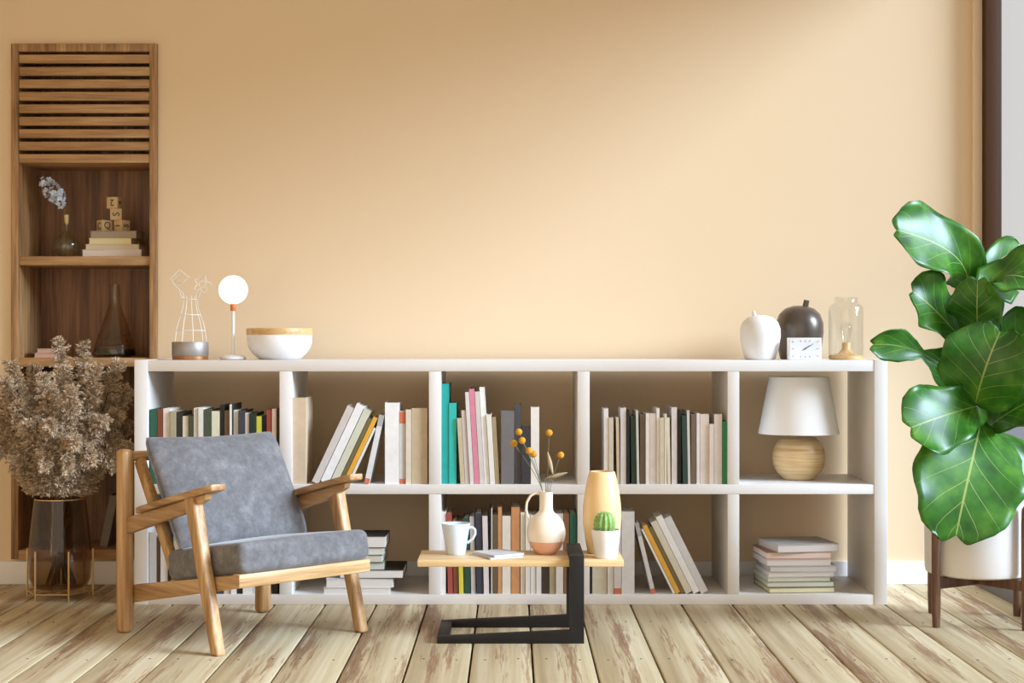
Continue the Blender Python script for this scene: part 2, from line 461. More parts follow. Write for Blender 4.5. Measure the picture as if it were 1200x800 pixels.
# ================================================================== ARMCHAIR
ch = thing('armchair', 'low wooden lounge armchair with grey velvet seat and back cushions', 'armchair', (-0.861, 5.087, 0), math.radians(-45.4))
T0, V0 = 0.262, 0.268
def L(t, v, z): return Vector((t - T0, v - V0, z))
for v in (0.0, 0.536):
    inn = 1 if v == 0 else -1
    # rear post with rounded top
    m = MB(); m.bar(L(0,v,0), L(0,v,0.584), 0.044, 0.050, up=(1,0,0))
    m.build('rear_post', M['ch_z'], ch, bevel=0.014, seg=3)
    # front leg, raked forward, runs up to the arm
    m = MB(); m.bar(L(0.528,v-inn*0.004,0), L(0.392,v-inn*0.004,0.462), 0.034, 0.040, 0.040, 0.050, up=(1,0,0))
    for i, q in enumerate(m.v):
        if q.z < 0.03: q.z = 0.0
    m.build('front_leg', M['ch_z'], ch, bevel=0.009, seg=3)
    # side seat rail
    vi = v + inn*0.034
    m = MB(); m.hexa([L(0.015,vi-0.015,0.094), L(0.60,vi-0.015,0.203), L(0.60,vi+0.015,0.203), L(0.015,vi+0.015,0.094)],
                     [L(0.015,vi-0.015,0.151), L(0.60,vi-0.015,0.243), L(0.60,vi+0.015,0.243), L(0.015,vi+0.015,0.151)])
    m.build('side_rail', M['ch_x'], ch, bevel=0.003)
    # arm rail, rising to the front, bottom cut away
    va = v + inn*0.004
    m = MB(); m.prism([(0.018-T0,0.314),(0.36-T0,0.408),(0.465-T0,0.456),(0.47-T0,0.474),(0.018-T0,0.367)], 1, va-V0-0.0125, va-V0+0.0125)
    m.build('arm_rail', M['ch_x'], ch, bevel=0.003)
    # armrest plank
    vp = v + inn*0.006
    def av(t, z, w): return [(t, vp-w, z), (t, vp+w, z)]
    m = MB()
    st = [(0.095,0.026),(0.14,0.034),(0.30,0.038),(0.46,0.036),(0.515,0.026)]
    zz = lambda t: 0.367 + (t-0.018)*0.2367
    top = [L(t, vp+w_, zz(t)+0.021) for t, w_ in st]; top2 = [L(t, vp-w_, zz(t)+0.021) for t, w_ in st]
    bot = [q - Vector((0,0,0.020)) for q in top]; bot2 = [q - Vector((0,0,0.020)) for q in top2]
    n = len(st); vs = top + top2 + bot + bot2; fs = []
    for i in range(n-1):
        fs += [(i,i+1,n+i+1,n+i), (2*n+i,3*n+i,3*n+i+1,2*n+i+1), (i,2*n+i,2*n+i+1,i+1), (n+i,n+i+1,3*n+i+1,3*n+i)]
    fs += [(0,n,3*n,2*n), (n-1,3*n-1,4*n-1,2*n-1)]
    m.add(vs, fs); m.build('armrest', M['ch_x'], ch, bevel=0.004, seg=2)
    # raked back upright
    vb = v + inn*0.045
    m = MB(); m.bar(L(0.015,vb,0.548), L(0.235,vb,0.195), 0.026, 0.036, up=(1,0,0.6)); m.build('back_upright', M['ch_z'], ch, bevel=0.005)
MB().bar(L(0.585,0.02,0.223), L(0.585,0.516,0.223), 0.032, 0.040).build('front_rail', M['ch_y'], ch, bevel=0.003)
MB().bar(L(0.20,0.048,0.160), L(0.20,0.488,0.160), 0.025, 0.045).build('rear_rail', M['ch_y'], ch, bevel=0.003)
MB().tube([L(0.0,0.02,0.560), L(0.0,0.516,0.560)], 0.0165, 14).build('top_rail', M['ch_y'], ch, smooth=0.7)
MB().bar(L(0.125,0.058,0.372), L(0.125,0.478,0.372), 0.016, 0.035, up=(0.5,0,1)).build('back_slat', M['ch_y'], ch, bevel=0.003)

def cushion(w, h, t, nu=30, nv=26, edge=0.35, pw=2.6, sag=0.0, peak=0.0):
    """pillow: x across (w), z up (h), y thickness (t); front at -y"""
    m = MB(); vs = []; fs = []
    for sgn in (-1, 1):
        for j in range(nv+1):
            for i in range(nu+1):
                u = -1 + 2*i/nu; v_ = -1 + 2*j/nv
                # denser near the rim
                u = math.sin(u*PI/2); v_ = math.sin(v_*PI/2)
                prof = ((1-abs(u)**pw) * (1-abs(v_)**pw)) ** 0.42
                xx = u*w/2*(1 - 0.018*(1-v_*v_)); zz_ = v_*h/2*(1 - 0.02*(1-u*u))
                zz_ -= sag*(1-u*u)*max(0, v_)
                zz_ += peak*(abs(u)**6)*max(0, v_)
                rc = 1 - 0.055*(abs(u)*abs(v_))**7; xx *= rc; zz_ *= rc
                y = sgn*(t/2)*(edge + (1-edge)*1.0)*prof if prof > 0 else 0
                vs.append((xx, y + 0.004*math.sin(7*u+2*v_)*prof, zz_))
    N = (nu+1)*(nv+1)
    for s in (0, 1):
        for j in range(nv):
            for i in range(nu):
                a = s*N + j*(nu+1) + i
                q = (a, a+1, a+nu+2, a+nu+1)
                fs.append(q if s == 0 else q[::-1])
    m.add(vs, fs)
    return m
def finish(o, weld=0.0008):
    bm = bmesh.new(); bm.from_mesh(o.data); bmesh.ops.remove_doubles(bm, verts=bm.verts, dist=weld)
    bmesh.ops.recalc_face_normals(bm, faces=bm.faces); bm.to_mesh(o.data); bm.free()
    for p_ in o.data.polygons: p_.use_smooth = True
    o.data.update()
# back cushion: lies along the raked uprights
bcu = cushion(0.505, 0.40, 0.118, sag=0.008, peak=0.008)
lean = math.radians(31)
# local cushion axes -> chair: across = v, thickness front = +t
Mx = Matrix(((0,-1,0,0),(1,0,0,0),(0,0,1,0),(0,0,0,1)))
R = Matrix.Rotation(-lean, 4, 'Y')
cpos = L(0.178, 0.272, 0.452)
bcu.xf(Matrix.Translation(cpos) @ R @ Mx)
o = bcu.build('back_cushion', M['velvet'], ch); finish(o)
# piping round the back cushion
rim = []
for i in range(96):
    a = 2*PI*i/96; cu = math.cos(a); sv = math.sin(a)
    k = max(abs(cu), abs(sv)); u = cu/k; v_ = sv/k
    xx = u*0.505/2*(1-0.018*(1-v_*v_)); z_ = v_*0.40/2*(1-0.02*(1-u*u)) - 0.008*(1-u*u)*max(0,v_) + 0.008*(abs(u)**6)*max(0,v_)
    rc = 1 - 0.055*(abs(u)*abs(v_))**7; xx *= rc; z_ *= rc
    rim.append((Matrix.Translation(cpos) @ R @ Mx) @ Vector((xx, 0, z_)))
MB().tube(rim, 0.0032, 6, closed=True).build('piping', M['velvet'], o, smooth=1.0)
# seat cushion: box cushion with rounded rim, tilted with the rails
m = MB().box(-0.205, 0.205, -0.246, 0.246, -0.047, 0.047)
tilt = math.atan2(0.092, 0.585)
so = m.build('seat_cushion', M['velvet'], ch, bevel=0.025, seg=5)
bm = bmesh.new(); bm.from_mesh(so.data)
bmesh.ops.subdivide_edges(bm, edges=[e for e in bm.edges if e.calc_length() > 0.1], cuts=8, use_grid_fill=True)
for q in bm.verts:
    if q.co.z > 0: q.co.z += 0.012*max(0,1-(q.co.x/0.2)**2)*max(0,1-(q.co.y/0.245)**2)
bm.to_mesh(so.data); bm.free()
for p_ in so.data.polygons: p_.use_smooth = True
so.rotation_euler = (0, -tilt, 0)
so.location = L(0.405, 0.268, 0.151 + 0.092*(0.405-0.015)/0.585 + 0.0485)

# ================================================================== SIDE TABLE
tb = thing('side_table', 'small low table with pine top in black steel frame before the bookcase', 'table', (0.0, 5.04, 0))
def ty(D): return D - 5.04
for D in (4.891, 5.166):
    m = MB(); m.prism([(-0.2306,0.0),(0.2215,0.0),(0.2215,0.2705),(0.177,0.2705),(0.177,0.040),(-0.2306,0.021)], 1, ty(D), ty(D)+0.028)
    m.build('frame_side', M['black'], tb, bevel=0.0012)
MB().box(-0.2306, -0.195, ty(4.919), ty(5.166), 0.0, 0.021).build('floor_bar', M['black'], tb, bevel=0.0012)
MB().box(0.177, 0.2215, ty(4.919), ty(5.166), 0.2535, 0.2705).build('top_bar', M['black'], tb, bevel=0.0012)
MB().box(-0.293, 0.346, ty(4.928), ty(5.157), 0.2305, 0.2525).build('table_top', M['tabletop'], tb, bevel=0.003)
MB().box(0.179, 0.2195, ty(4.919), ty(5.166), 0.2225, 0.2303).build('support_bar', M['black'], tb, bevel=0.0012)
TT = 0.2525

# ================================================================== PLANT STAND AND FIG
PC = Vector((1.542, 5.278, 0))
st = thing('plant_stand', 'dark walnut four-legged plant stand holding the big white pot', 'plant stand', PC)
for k in range(4):
    a = math.radians(33 + 90*k)
    x, y = 0.197*math.cos(a), 0.197*math.sin(a)
    MB().lathe([(0,0),(0.012,0),(0.0145,0.06),(0.0150,0.34),(0.0135,0.388),(0.008,0.398),(0,0.400)], 16, (x,y,0)).build('leg', M['walnut'], st, smooth=0.8)
for k in (0, 1):
    a = math.radians(33 + 90*k); d = Vector((math.cos(a), math.sin(a), 0))
    z = 0.142
    if k == 0: MB().bar(d*-0.186+Vector((0,0,z)), d*0.186+Vector((0,0,z)), 0.024, 0.034).build('cross_bar', M['walnut'], st, bevel=0.002)
    else:
        m = MB(); m.bar(d*-0.186+Vector((0,0,z)), d*-0.0125+Vector((0,0,z)), 0.024, 0.034); m.bar(d*0.0125+Vector((0,0,z)), d*0.186+Vector((0,0,z)), 0.024, 0.034)
        m.build('cross_bar', M['walnut'], st, bevel=0.002)
fig = thing('potted_fiddle_leaf_fig', 'large glossy fiddle leaf fig in a white cylindrical pot on wooden stand', 'potted plant', PC + Vector((0,0,0.1595)))
MB().lathe([(0,0),(0.150,0),(0.166,0.006),(0.170,0.02),(0.1715,0.262),(0.1690,0.266),(0.162,0.266),(0.158,0.262),(0.157,0.22),(0,0.22)], 64).build('pot', plain('pot_white', C(232,226,220), 0.5), fig, smooth=0.6)
MB().lathe([(0.1565,0.222),(0.10,0.236),(0.04,0.242),(0,0.244)], 32).build('soil', M['soil'], fig, smooth=1.0)
def FL_(x, y, D): return at(x, y, D) - PC - Vector((0,0,0.1595))
MB().tube([(0,0,0.20), FL_(1148,560,5.28), FL_(1150,500,5.27), FL_(1146,440,5.29), FL_(1150,390,5.29), FL_(1146,345,5.30), FL_(1148,322,5.3)], [0.013,0.012,0.010,0.009,0.008,0.006,0.004], 10).build('trunk', M['trunk'], fig, smooth=1.0)

HWT = [(0,0.04),(0.05,0.20),(0.12,0.44),(0.22,0.60),(0.34,0.66),(0.46,0.75),(0.6,0.92),(0.72,1.0),(0.83,0.96),(0.92,0.80),(0.97,0.60),(1.0,0.36)]
HWR = [(0,0.10),(0.04,0.42),(0.10,0.66),(0.2,0.86),(0.35,0.98),(0.5,1.0),(0.65,0.95),(0.78,0.80),(0.88,0.64),(0.95,0.47),(1.0,0.32)]
def interp(tab, v):
    for (a, x), (b, y) in zip(tab, tab[1:]):
        if v <= b: 
            t = (v-a)/(b-a); t = t*t*(3-2*t)*0.5 + t*0.5
            return x + (y-x)*t
    return tab[-1][1]
def leaf(path, width, normal, tab=HWT, fold=0.15, wave=0.10, ph=0.0, twist=0.0, stem=None, freq=13, nl=26, nw=12):
    """path: 3 or 4 points base..tip in fig space (quadratic/cubic curve)"""
    P = path
    def cur(t):
        if len(P) == 2: return P[0].lerp(P[1], t)
        if len(P) == 3: return P[0]*(1-t)**2 + P[1]*2*t*(1-t) + P[2]*t*t
        return P[0]*(1-t)**3 + P[1]*3*t*(1-t)**2 + P[2]*3*t*t*(1-t) + P[3]*t**3
    tl_ = (cur(1)-cur(0.97)).normalized(); nt_ = width*0.10
    vs = []; uvs = []; fs = []; nrm = Vector(normal).normalized()
    for j in range(nl+1):
        t = j/nl; p0 = cur(t); d = (cur(min(1,t+0.01)) - cur(max(0,t-0.01))).normalized()
        n_ = (nrm - d*nrm.dot(d)).normalized()
        n_ = Matrix.Rotation(twist*t, 3, d) @ n_
        s = d.cross(n_).normalized(); hw = width/2*interp(tab, t)
        for i in range(nw+1):
            u = -1 + 2*i/nw
            q = p0 + s*(hw*u*math.cos(fold*abs(u))) + n_*(hw*abs(u)*math.sin(fold)*abs(u)) \
                + n_*(wave*hw*abs(u)**2.5*math.sin(freq*t + ph + (1.9 if u > 0 else 0)))
            q = q - tl_*(nt_*t**12*((1-abs(u))**1.5 + 0.7*abs(u)**5))
            q = q + s*(0.018*width*abs(u)**3*(1 if u > 0 else -1)*math.sin(freq*1.3*t + ph*2 + (1 if u > 0 else 3)))*min(1,4*t*(1-t))
            vs.append(q); uvs.append((0.5+0.5*u, t))
    for j in range(nl):
        for i in range(nw):
            a = j*(nw+1)+i; fs.append((a, a+1, a+nw+2, a+nw+1))
    me = bpy.data.meshes.new('leaf'); me.from_pydata([tuple(q) for q in vs], [], fs)
    ul = me.uv_layers.new(name='UVMap')
    for lp in me.loops: ul.data[lp.index].uv = uvs[lp.vertex_index]
    for p_ in me.polygons: p_.use_smooth = True
    me.update()
    o = link('leaf', me, M['leaf'], fig)
    sm = o.modifiers.new('thickness', 'SOLIDIFY'); sm.thickness = 0.0014; sm.offset = 0
    if stem is not None:
        MB().tube([stem, stem.lerp(P[0],0.6)+Vector((0,0,0.004)), P[0]], [0.0042,0.0036,0.003], 8).build('petiole', M['trunk'], o, smooth=1.0)
    return o
cam_n = (-0.25,-1,0.25)
tr = lambda y: FL_(1148, y, 5.285)
# top big leaf
leaf([FL_(1134,347,5.24), FL_(1142,304,5.19), FL_(1106,282,5.11), FL_(1043,268,5.05)], 0.240, (-0.35,-0.85,0.45), HWT, 0.22, 0.20, 0.4, 0.0, tr(352))
# upper right leaf, pale, curling out of frame
leaf([FL_(1156,362,5.22), FL_(1166,306,5.12), FL_(1196,318,5.06), FL_(1242,346,5.02)], 0.27, (0.25,-0.8,0.55), HWT, 0.30, 0.18, 1.4, 0.0, tr(362))
# small bright leaf behind
leaf([FL_(1152,330,5.36), FL_(1164,300,5.40), FL_(1200,292,5.44)], 0.13, (0.2,-0.8,0.5), HWT, 0.2, 0.1, 2.0, 0, tr(338))
# dark centre leaf
leaf([FL_(1146,392,5.20), FL_(1144,366,5.11), FL_(1146,322,5.09)], 0.185, (-0.55,-0.85,-0.05), HWR, 0.22, 0.12, 0.9, 0.1, tr(398))
# mid left leaf
leaf([FL_(1136,408,5.24), FL_(1112,380,5.17), FL_(1088,352,5.12), FL_(1064,338,5.10)], 0.200, (-0.25,-0.85,0.45), HWT, 0.28, 0.20, 2.4, 0.15, tr(412))
# far left twisted leaf
leaf([FL_(1139,468,5.22), FL_(1112,428,5.14), FL_(1075,398,5.08), FL_(1017,404,5.04)], 0.190, (0.35,-0.9,0.25),
     [(0,0.05),(0.1,0.42),(0.25,0.74),(0.4,0.72),(0.52,0.34),(0.58,0.16),(0.66,0.36),(0.78,0.60),(0.9,0.58),(0.97,0.40),(1,0.22)], 0.3, 0.14, 0.2, -0.5, tr(470))
# big dark middle leaf
leaf([FL_(1143,474,5.16), FL_(1150,442,5.07), FL_(1160,414,5.04), FL_(1176,380,5.08)], 0.300, (-0.50,-0.82,-0.22), HWR, 0.3, 0.10, 0.0, 0.1, tr(476))
# right edge leaf
leaf([FL_(1165,430,5.26), FL_(1185,398,5.20), FL_(1222,376,5.16)], 0.19, (-0.3,-0.95,-0.1), HWT, 0.2, 0.12, 1.0, 0, tr(432))
# lower left broad leaf
leaf([FL_(1154,474,5.20), FL_(1132,478,5.09), FL_(1100,488,5.02), FL_(1060,504,4.99)], 0.240, (0.0,-0.95,0.30), HWT, 0.16, 0.16, 1.7, 0.0, tr(486))
# the biggest leaf, hanging down before the pot
leaf([FL_(1150,492,5.20), FL_(1142,530,5.03), FL_(1128,585,4.98), FL_(1118,640,4.99)], 0.362, (0.02,-1,0.10), HWR, 0.10, 0.06, 0.6, 0.0, tr(486), freq=16)
# lower right bright leaf
leaf([FL_(1156,502,5.22), FL_(1175,486,5.14), FL_(1200,472,5.08), FL_(1232,458,5.05)], 0.18, (0.15,-0.85,0.5), HWT, 0.25, 0.14, 0.2, 0, tr(504))
# lower right leaf turned edge-on, drooping
leaf([FL_(1160,508,5.26), FL_(1182,514,5.22), FL_(1196,540,5.20), FL_(1212,584,5.20)], 0.15, (0.5,-0.6,0.5), HWT, 0.3, 0.12, 2.2, 0.3, tr(512))
# small dark leaves in the centre
leaf([FL_(1145,468,5.30), FL_(1136,462,5.33), FL_(1118,472,5.36)], 0.085, (-0.5,-0.9,0.1), HWR, 0.2, 0.1, 0, 0, tr(472))
leaf([FL_(1154,466,5.30), FL_(1164,480,5.24), FL_(1168,500,5.22)], 0.120, (-0.5,-0.8,0.0), HWR, 0.25, 0.1, 1.0, 0, tr(470))

# ================================================================== GLASS VASE WITH PAMPAS
VC = Vector((px(70.5,5.78), 5.78, 0))
vs_ = thing('floor_vase', 'tall smoked glass floor vase below the wooden wall niche', 'vase', VC + Vector((0,0,0.030)))
MB().lathe([(0,0.0),(0.075,0.0),(0.096,0.012),(0.108,0.04),(0.1125,0.09),(0.1115,0.14),(0.105,0.21),(0.097,0.28),(0.091,0.328),(0.0885,0.328),(0.0945,0.28),(0.1025,0.21),(0.109,0.14),(0.110,0.09),(0.1055,0.042),(0.094,0.018),(0.074,0.006),(0,0.006)], 56).build('vase_body', M['smoke'], vs_, smooth=0.8)
MB().lathe([(0.0883,0.3275),(0.0912,0.3275),(0.0912,0.3302),(0.0883,0.3302),(0.0883,0.3275)], 56).build('rim', M['gold'], vs_, smooth=0.6)
vst = thing('vase_stand', 'thin brass hexagonal rod stand around the smoked glass vase', 'stand', VC)
ring = []
for k in range(6):
    a = math.radians(60*k); x, y = 0.119*math.cos(a), 0.119*math.sin(a)
    MB().tube([(x,y,0),(x,y,0.178)], 0.0034, 10).build('rod', M['gold'], vst, smooth=0.8)
    ring.append((x,y,0.0245))
rb = MB()
for k in range(6): rb.tube([ring[k], ring[(k+1)%6]], 0.0024, 8)
for k in range(3): rb.tube([Vector(ring[k])-Vector((0,0,0.0008)), Vector(ring[k+3])-Vector((0,0,0.0008))], 0.0022, 8)
rb.build('base_ring', M['gold'], vst, smooth=0.8)

rng = random.Random(11)
def plume(tx, ty_, tD, width, start, bow, label, seed):
    """pampas stem from the vase's floor to a tip given in the picture plane"""
    rg = random.Random(seed); start = max(start, 0.425)
    tip = at(tx, ty_, tD) - VC
    az = math.atan2(tip.y, tip.x); rr = math.hypot(tip.x, tip.y)
    b0 = Vector((-0.035*math.cos(az) + rg.uniform(-0.02,0.02), -0.035*math.sin(az) + rg.uniform(-0.02,0.02), 0.045))
    mouth = Vector((min(0.062, rr*0.5)*math.cos(az), min(0.062, rr*0.5)*math.sin(az), 0.355))
    ctrl = mouth + (mouth-b0)*0.55 + Vector((0,0,bow))
    def cur(t):
        if t < 0.4: return b0.lerp(mouth, t/0.4)
        s = (t-0.4)/0.6
        return mouth*(1-s)**2 + ctrl*2*s*(1-s) + tip*s*s
    r = thing('pampas_stem', label, 'dried grass', VC, 0, 'dried pampas stems in the smoked glass vase')
    MB().tube([cur(i/18) for i in range(17)], [0.0024]*12+[0.002]*5, 6).build('stem', M['drystem'], r, smooth=1.0)
    vs = []; fs = []; cols = []
    nb_ = 330
    for b in range(nb_):
        s = start + (1-start)*(b+rg.random())/nb_
        p0 = cur(s); d = (cur(min(1,s+0.02)) - cur(s-0.02)).normalized()
        f = (s-start)/(1-start)
        wd = width*(0.35+0.65*math.sin(PI*min(1,0.18+0.82*f)**0.8))*rg.uniform(0.65,1.15)
        ang = rg.uniform(0, 2*PI)
        a = d.orthogonal().normalized(); a = Matrix.Rotation(ang, 3, d) @ a
        dr = (a*0.8 + d*0.75 + Vector((0,0,-0.1))).normalized()
        prev = p0; base = rg.random()
        for k in range(4):
            dr = (dr + Vector((0,0,-0.13)) + Vector((rg.uniform(-.3,.3),rg.uniform(-.3,.3),rg.uniform(-.3,.3)))*0.5).normalized()
            q = prev + dr*wd*0.27
            # spikelets
            for e in range(6):
                c0 = prev.lerp(q, rg.random())
                sd = (dr*0.9 + Vector((rg.uniform(-1,1),rg.uniform(-1,1),rg.uniform(-0.8,0.9)))*0.75).normalized()
                ln = rg.uniform(0.009,0.018); wv = sd.orthogonal().normalized(); wv = (Matrix.Rotation(rg.uniform(0,2*PI),3,sd) @ wv)*rg.uniform(0.0012,0.0024)
                o = len(vs)
                vs.extend([c0, c0+sd*ln*0.45+wv, c0+sd*ln, c0+sd*ln*0.45-wv])
                fs.append((o,o+1,o+2,o+3))
                x_ = 0.35*base + 0.65*rg.random()
                c1 = Vector((0.20,0.11,0.052)); c2 = Vector((0.88,0.68,0.46))
                cc = c1.lerp(c2, x_)
                cd = cc*0.8
                cols.append((cd, cc, c2.lerp(cc,0.4), cc))
            prev = q
    me = bpy.data.meshes.new('plume'); me.from_pydata([tuple(v) for v in vs], [], fs)
    ca = me.color_attributes.new('Col', 'FLOAT_COLOR', 'POINT')
    i = 0
    for quad in cols:
        for c in quad: ca.data[i].color = (c[0],c[1],c[2],1); i += 1
    me.update()
    link('plume', me, M['pampas'], r)
PL = [  # tip x, tip y, depth, width, start of plume, bow
 (70,398,5.80,0.063,.42,.02,'tallest pampas plume at the top of the bunch'),
 (98,402,5.86,0.049,.45,.02,'slim upright pampas plume just right of the tallest one'),
 (12,424,5.74,0.063,.42,.05,'pampas plume pointing to the upper left of the bunch'),
 (6,446,5.66,0.061,.42,.06,'pampas plume reaching left below the upper left one'),
 (-8,486,5.70,0.068,.40,.09,'drooping pampas plume at the far left edge'),
 (-6,530,5.64,0.068,.38,.12,'low pampas plume hanging at the far left'),
 (16,546,5.62,0.061,.36,.13,'lowest left pampas plume drooping over the vase rim'),
 (138,424,5.78,0.066,.42,.05,'pampas plume at the upper right of the bunch'),
 (150,456,5.82,0.061,.42,.06,'pampas plume reaching right toward the white bookcase'),
 (150,500,5.88,0.068,.40,.09,'shaded pampas plume drooping right behind the chair'),
 (146,545,5.84,0.071,.38,.12,'lowest right pampas plume beside the chair post'),
 (40,430,5.88,0.063,.42,.03,'pampas plume behind the upper left of the bunch'),
 (112,428,5.66,0.061,.42,.03,'pampas plume in front of the upper right of the bunch'),
 (52,440,5.58,0.066,.42,.05,'front pampas plume rising left of centre'),
 (84,456,5.54,0.061,.42,.06,'front pampas plume in the very centre of the bunch'),
 (58,496,5.50,0.056,.40,.09,'curly front pampas plume low left of centre'),
 (88,520,5.48,0.056,.38,.11,'curly front pampas plume low right of centre'),
 (108,540,5.52,0.061,.36,.13,'front pampas plume hanging over the right of the rim'),
 (52,546,5.50,0.061,.36,.13,'front pampas plume hanging over the left of the rim'),
 (32,500,5.56,0.063,.40,.09,'front pampas plume bending to the lower left'),
 (122,492,5.62,0.063,.40,.08,'front pampas plume bending to the lower right'),
 (80,548,5.50,0.056,.36,.12,'shortest front pampas plume hanging before the vase mouth'),
 (74,430,5.70,0.066,.42,.03,'inner pampas plume directly below the tallest one'),
 (128,470,5.92,0.063,.42,.05,'rear pampas plume on the right near the niche'),
 (-4,458,5.80,.066,.42,.07,'pampas plume at the left edge between two drooping ones'),
 (2,510,5.78,.066,.40,.10,'rear left pampas plume drooping low beside the wall'),
 (22,544,5.86,.066,.38,.11,'rear pampas plume bending down to the left of the vase'),
 (150,524,5.70,.066,.38,.10,'front right pampas plume almost touching the chair post'),
 (134,548,5.66,.062,.36,.13,'low right pampas plume drooping over the vase rim'),
 (120,520,5.92,.064,.40,.09,'rear right pampas plume in the shade before the niche'),
 (138,484,5.72,.060,.42,.07,'right pampas plume at mid height facing the bookcase'),
 (20,474,5.60,.062,.42,.07,'left pampas plume at mid height toward the viewer'),
]
for i, a in enumerate(PL): plume(*a, seed=100+i)

# ================================================================== BOOKS
ORD = ['first','second','third','fourth','fifth','sixth','seventh','eighth','ninth','tenth','eleventh','twelfth','thirteenth','fourteenth','fifteenth','sixteenth','seventeenth','eighteenth','nineteenth','twentieth','twenty-first','twenty-second','twenty-third','twenty-fourth','twenty-fifth']
brng = random.Random(5)
_bm = {}
def book_parts(root, w, h, d, rgb, x0, bands=()):
    """upright book: spine at y=0 facing -y, x from x0 to x0+w, z 0..h"""
    cm = cover_mat(rgb); t = min(0.0022, w*0.22)
    m = MB()
    x1 = x0 + w
    m.box(x0, x1, 0, t, 0, h); m.box(x0, x0+t, t, d, 0, h); m.box(x1-t, x1, t, d, 0, h)
    m.build('cover', cm, root)
    MB().box(x0+t, x1-t, t, d-0.004, 0.003, h-0.004).build('pages', M['page'], root)
    for (f0, f1, c) in bands:
        MB().box(x0+0.0002, x1-0.0002, -0.0006, 0.0, h*f0, h*f1).build('spine_band', cover_mat(c), root)
def upright(x0, x1, yt, rgb, label, group, floor_z, y0=None, d=None, ang=0.0, bands=(), ybot=567.5):
    D = (CASE_Y + 0.012 + brng.uniform(0, 0.012)) if y0 is None else y0
    w = (x1-x0)*D/F - 0.0006
    h = (ybot-yt)*D/F / math.cos(ang)
    d = d or min(0.24, max(0.13, h*0.66)) * brng.uniform(0.9,1.08)
    if ang <= 0: loc = (px(x0,D)+0.0003, D, floor_z); xo = 0.0
    else: loc = (px(x1,D)-0.0003, D, floor_z); xo = -w
    r = thing('book', label, 'book', loc, 0, group)
    r.rotation_euler = (0, ang, 0)
    book_parts(r, w, h, d, rgb, xo, bands)
    return r
def row(books, where, fz, yb):
    for i, b in enumerate(books):
        x0, x1, yt, rgb, cn = b[:5]
        ang = b[5] if len(b) > 5 else 0.0
        bands = b[6] if len(b) > 6 else ()
        extra = b[7] if len(b) > 7 else 'upright'
        lab = '%s %s book, %s from left in the %s bookcase compartment' % (cn, extra, ORD[i], where)
        upright(x0, x1, yt, rgb, lab, 'books in the %s compartment' % where, fz, ang=ang, bands=bands, ybot=yb)
UY, LY = 567.3, 696.3
U1 = [(175.5,184,480,(30,85,65),'dark green'),(184.3,191,480,(125,65,40),'rust brown'),(191.2,199,479,(228,216,206),'cream white'),(199.2,205.8,482,(170,160,128),'khaki'),
 (206.2,213.8,483,(48,38,26),'dark brown'),(214,220.8,488,(222,212,190),'short cream'),(221,226.8,487,(72,72,52),'dark olive'),(227,231.8,478.5,(232,224,212),'slim white'),
 (232.2,238,478,(230,224,212),'pale white'),(238.2,247.5,480,(72,78,58),'olive green'),(248,257.5,482,(226,220,188),'pale yellow'),(258,263,475,(24,22,20),'black'),
 (263.2,268.8,481,(118,92,68),'brown'),(269,271.6,474,(236,228,218),'very thin white'),(271.8,273.4,473.5,(40,38,36),'very thin black'),(273.6,279.3,481,(230,222,212),'white'),
 (279.5,287,481,(62,60,66),'charcoal'),(287.3,292,484,(214,200,192),'pinkish grey'),(292.2,300.2,484,(28,42,32),'blackish green'),(300.5,306.5,488,(208,204,62),'bright yellow'),
 (306.8,312.3,488,(22,20,24),'short black'),(312.5,318,480,(152,68,52),'rust red'),(318.6,324,479,(220,190,164),'peach'),(324.2,327,479,(30,24,22),'slim black')]
row(U1, 'upper leftmost', ZM, UY)
a25 = math.radians(25.2)
OR = (206,112,76)
U2 = [(342.6,358.7,466,(212,188,158),'thick tan')]
row(U2, 'upper second', ZM, UY)
def lean_book(xb, yt, th, rgb, ang, cn, where, k, fz, yb, bands=(), D=CASE_Y+0.016, ln=None):
    """xb: pixel of the bottom pivot corner; th: thickness in pixels"""
    w = th*D/F - 0.0006; h = ln*D/F
    r = thing('book', '%s leaning book, %s from left in the %s bookcase compartment' % (cn, ORD[k], where), 'book', (px(xb,D), D, fz), 0, 'books in the %s compartment' % where)
    r.rotation_euler = (0, ang, 0)
    book_parts(r, w, h, min(0.22, h*0.62), rgb, -w if ang > 0 else 0.0, bands)
for k, (xb, th, rgb, cn, ln) in enumerate([(373.0,8.4,(206,196,188),'greyish white',98),(384.4,9.8,(236,232,229),'bright white',100),(394.6,8.6,(208,206,184),'pale sage',94)]):
    lean_book(xb, 0, th, rgb, a25, cn, 'upper second', k+1, ZM, UY, ln=ln)
lean_book(400.0, 0, 4.4, (112,98,60), a25, 'olive brown', 'upper second', 4, ZM, UY, ln=84)  # separate slab whose olive colour stands for the sage book's shaded cover side
lean_book(406.4, 0, 5.4, (228,168,52), a25, 'mustard yellow', 'upper second', 5, ZM, UY, ln=85)
lean_book(409.8, 0, 2.8, (232,226,218), a25, 'thin white', 'upper second', 6, ZM, UY, ln=72)
lean_book(432.6, 0, 6.2, (222,218,215), math.radians(12.4), 'light grey orange-footed', 'upper second', 7, ZM, UY, ln=82, bands=[(0.0,0.075,OR),(0.84,1.0,(176,172,170))])
for k, b in enumerate([(451,467.6,472,(240,235,230),'thick tall white',0.0,()),(468,475,482,(206,200,194),'grey orange-banded',0.0,[(0.83,0.99,OR),(0.0,0.07,OR)]),(475.4,482,480,(222,208,186),'narrow cream',0.0,()),(482.4,501,478.5,(200,180,150),'thick beige',0.0,())]):
    x0,x1,yt,rgb,cn,ang,bands = b
    upright(x0,x1,yt,rgb,'%s upright book, %s from left in the upper second bookcase compartment' % (cn, ORD[k+8]),'books in the upper second compartment',ZM,bands=bands,ybot=UY)
g3 = math.radians(-3.2)
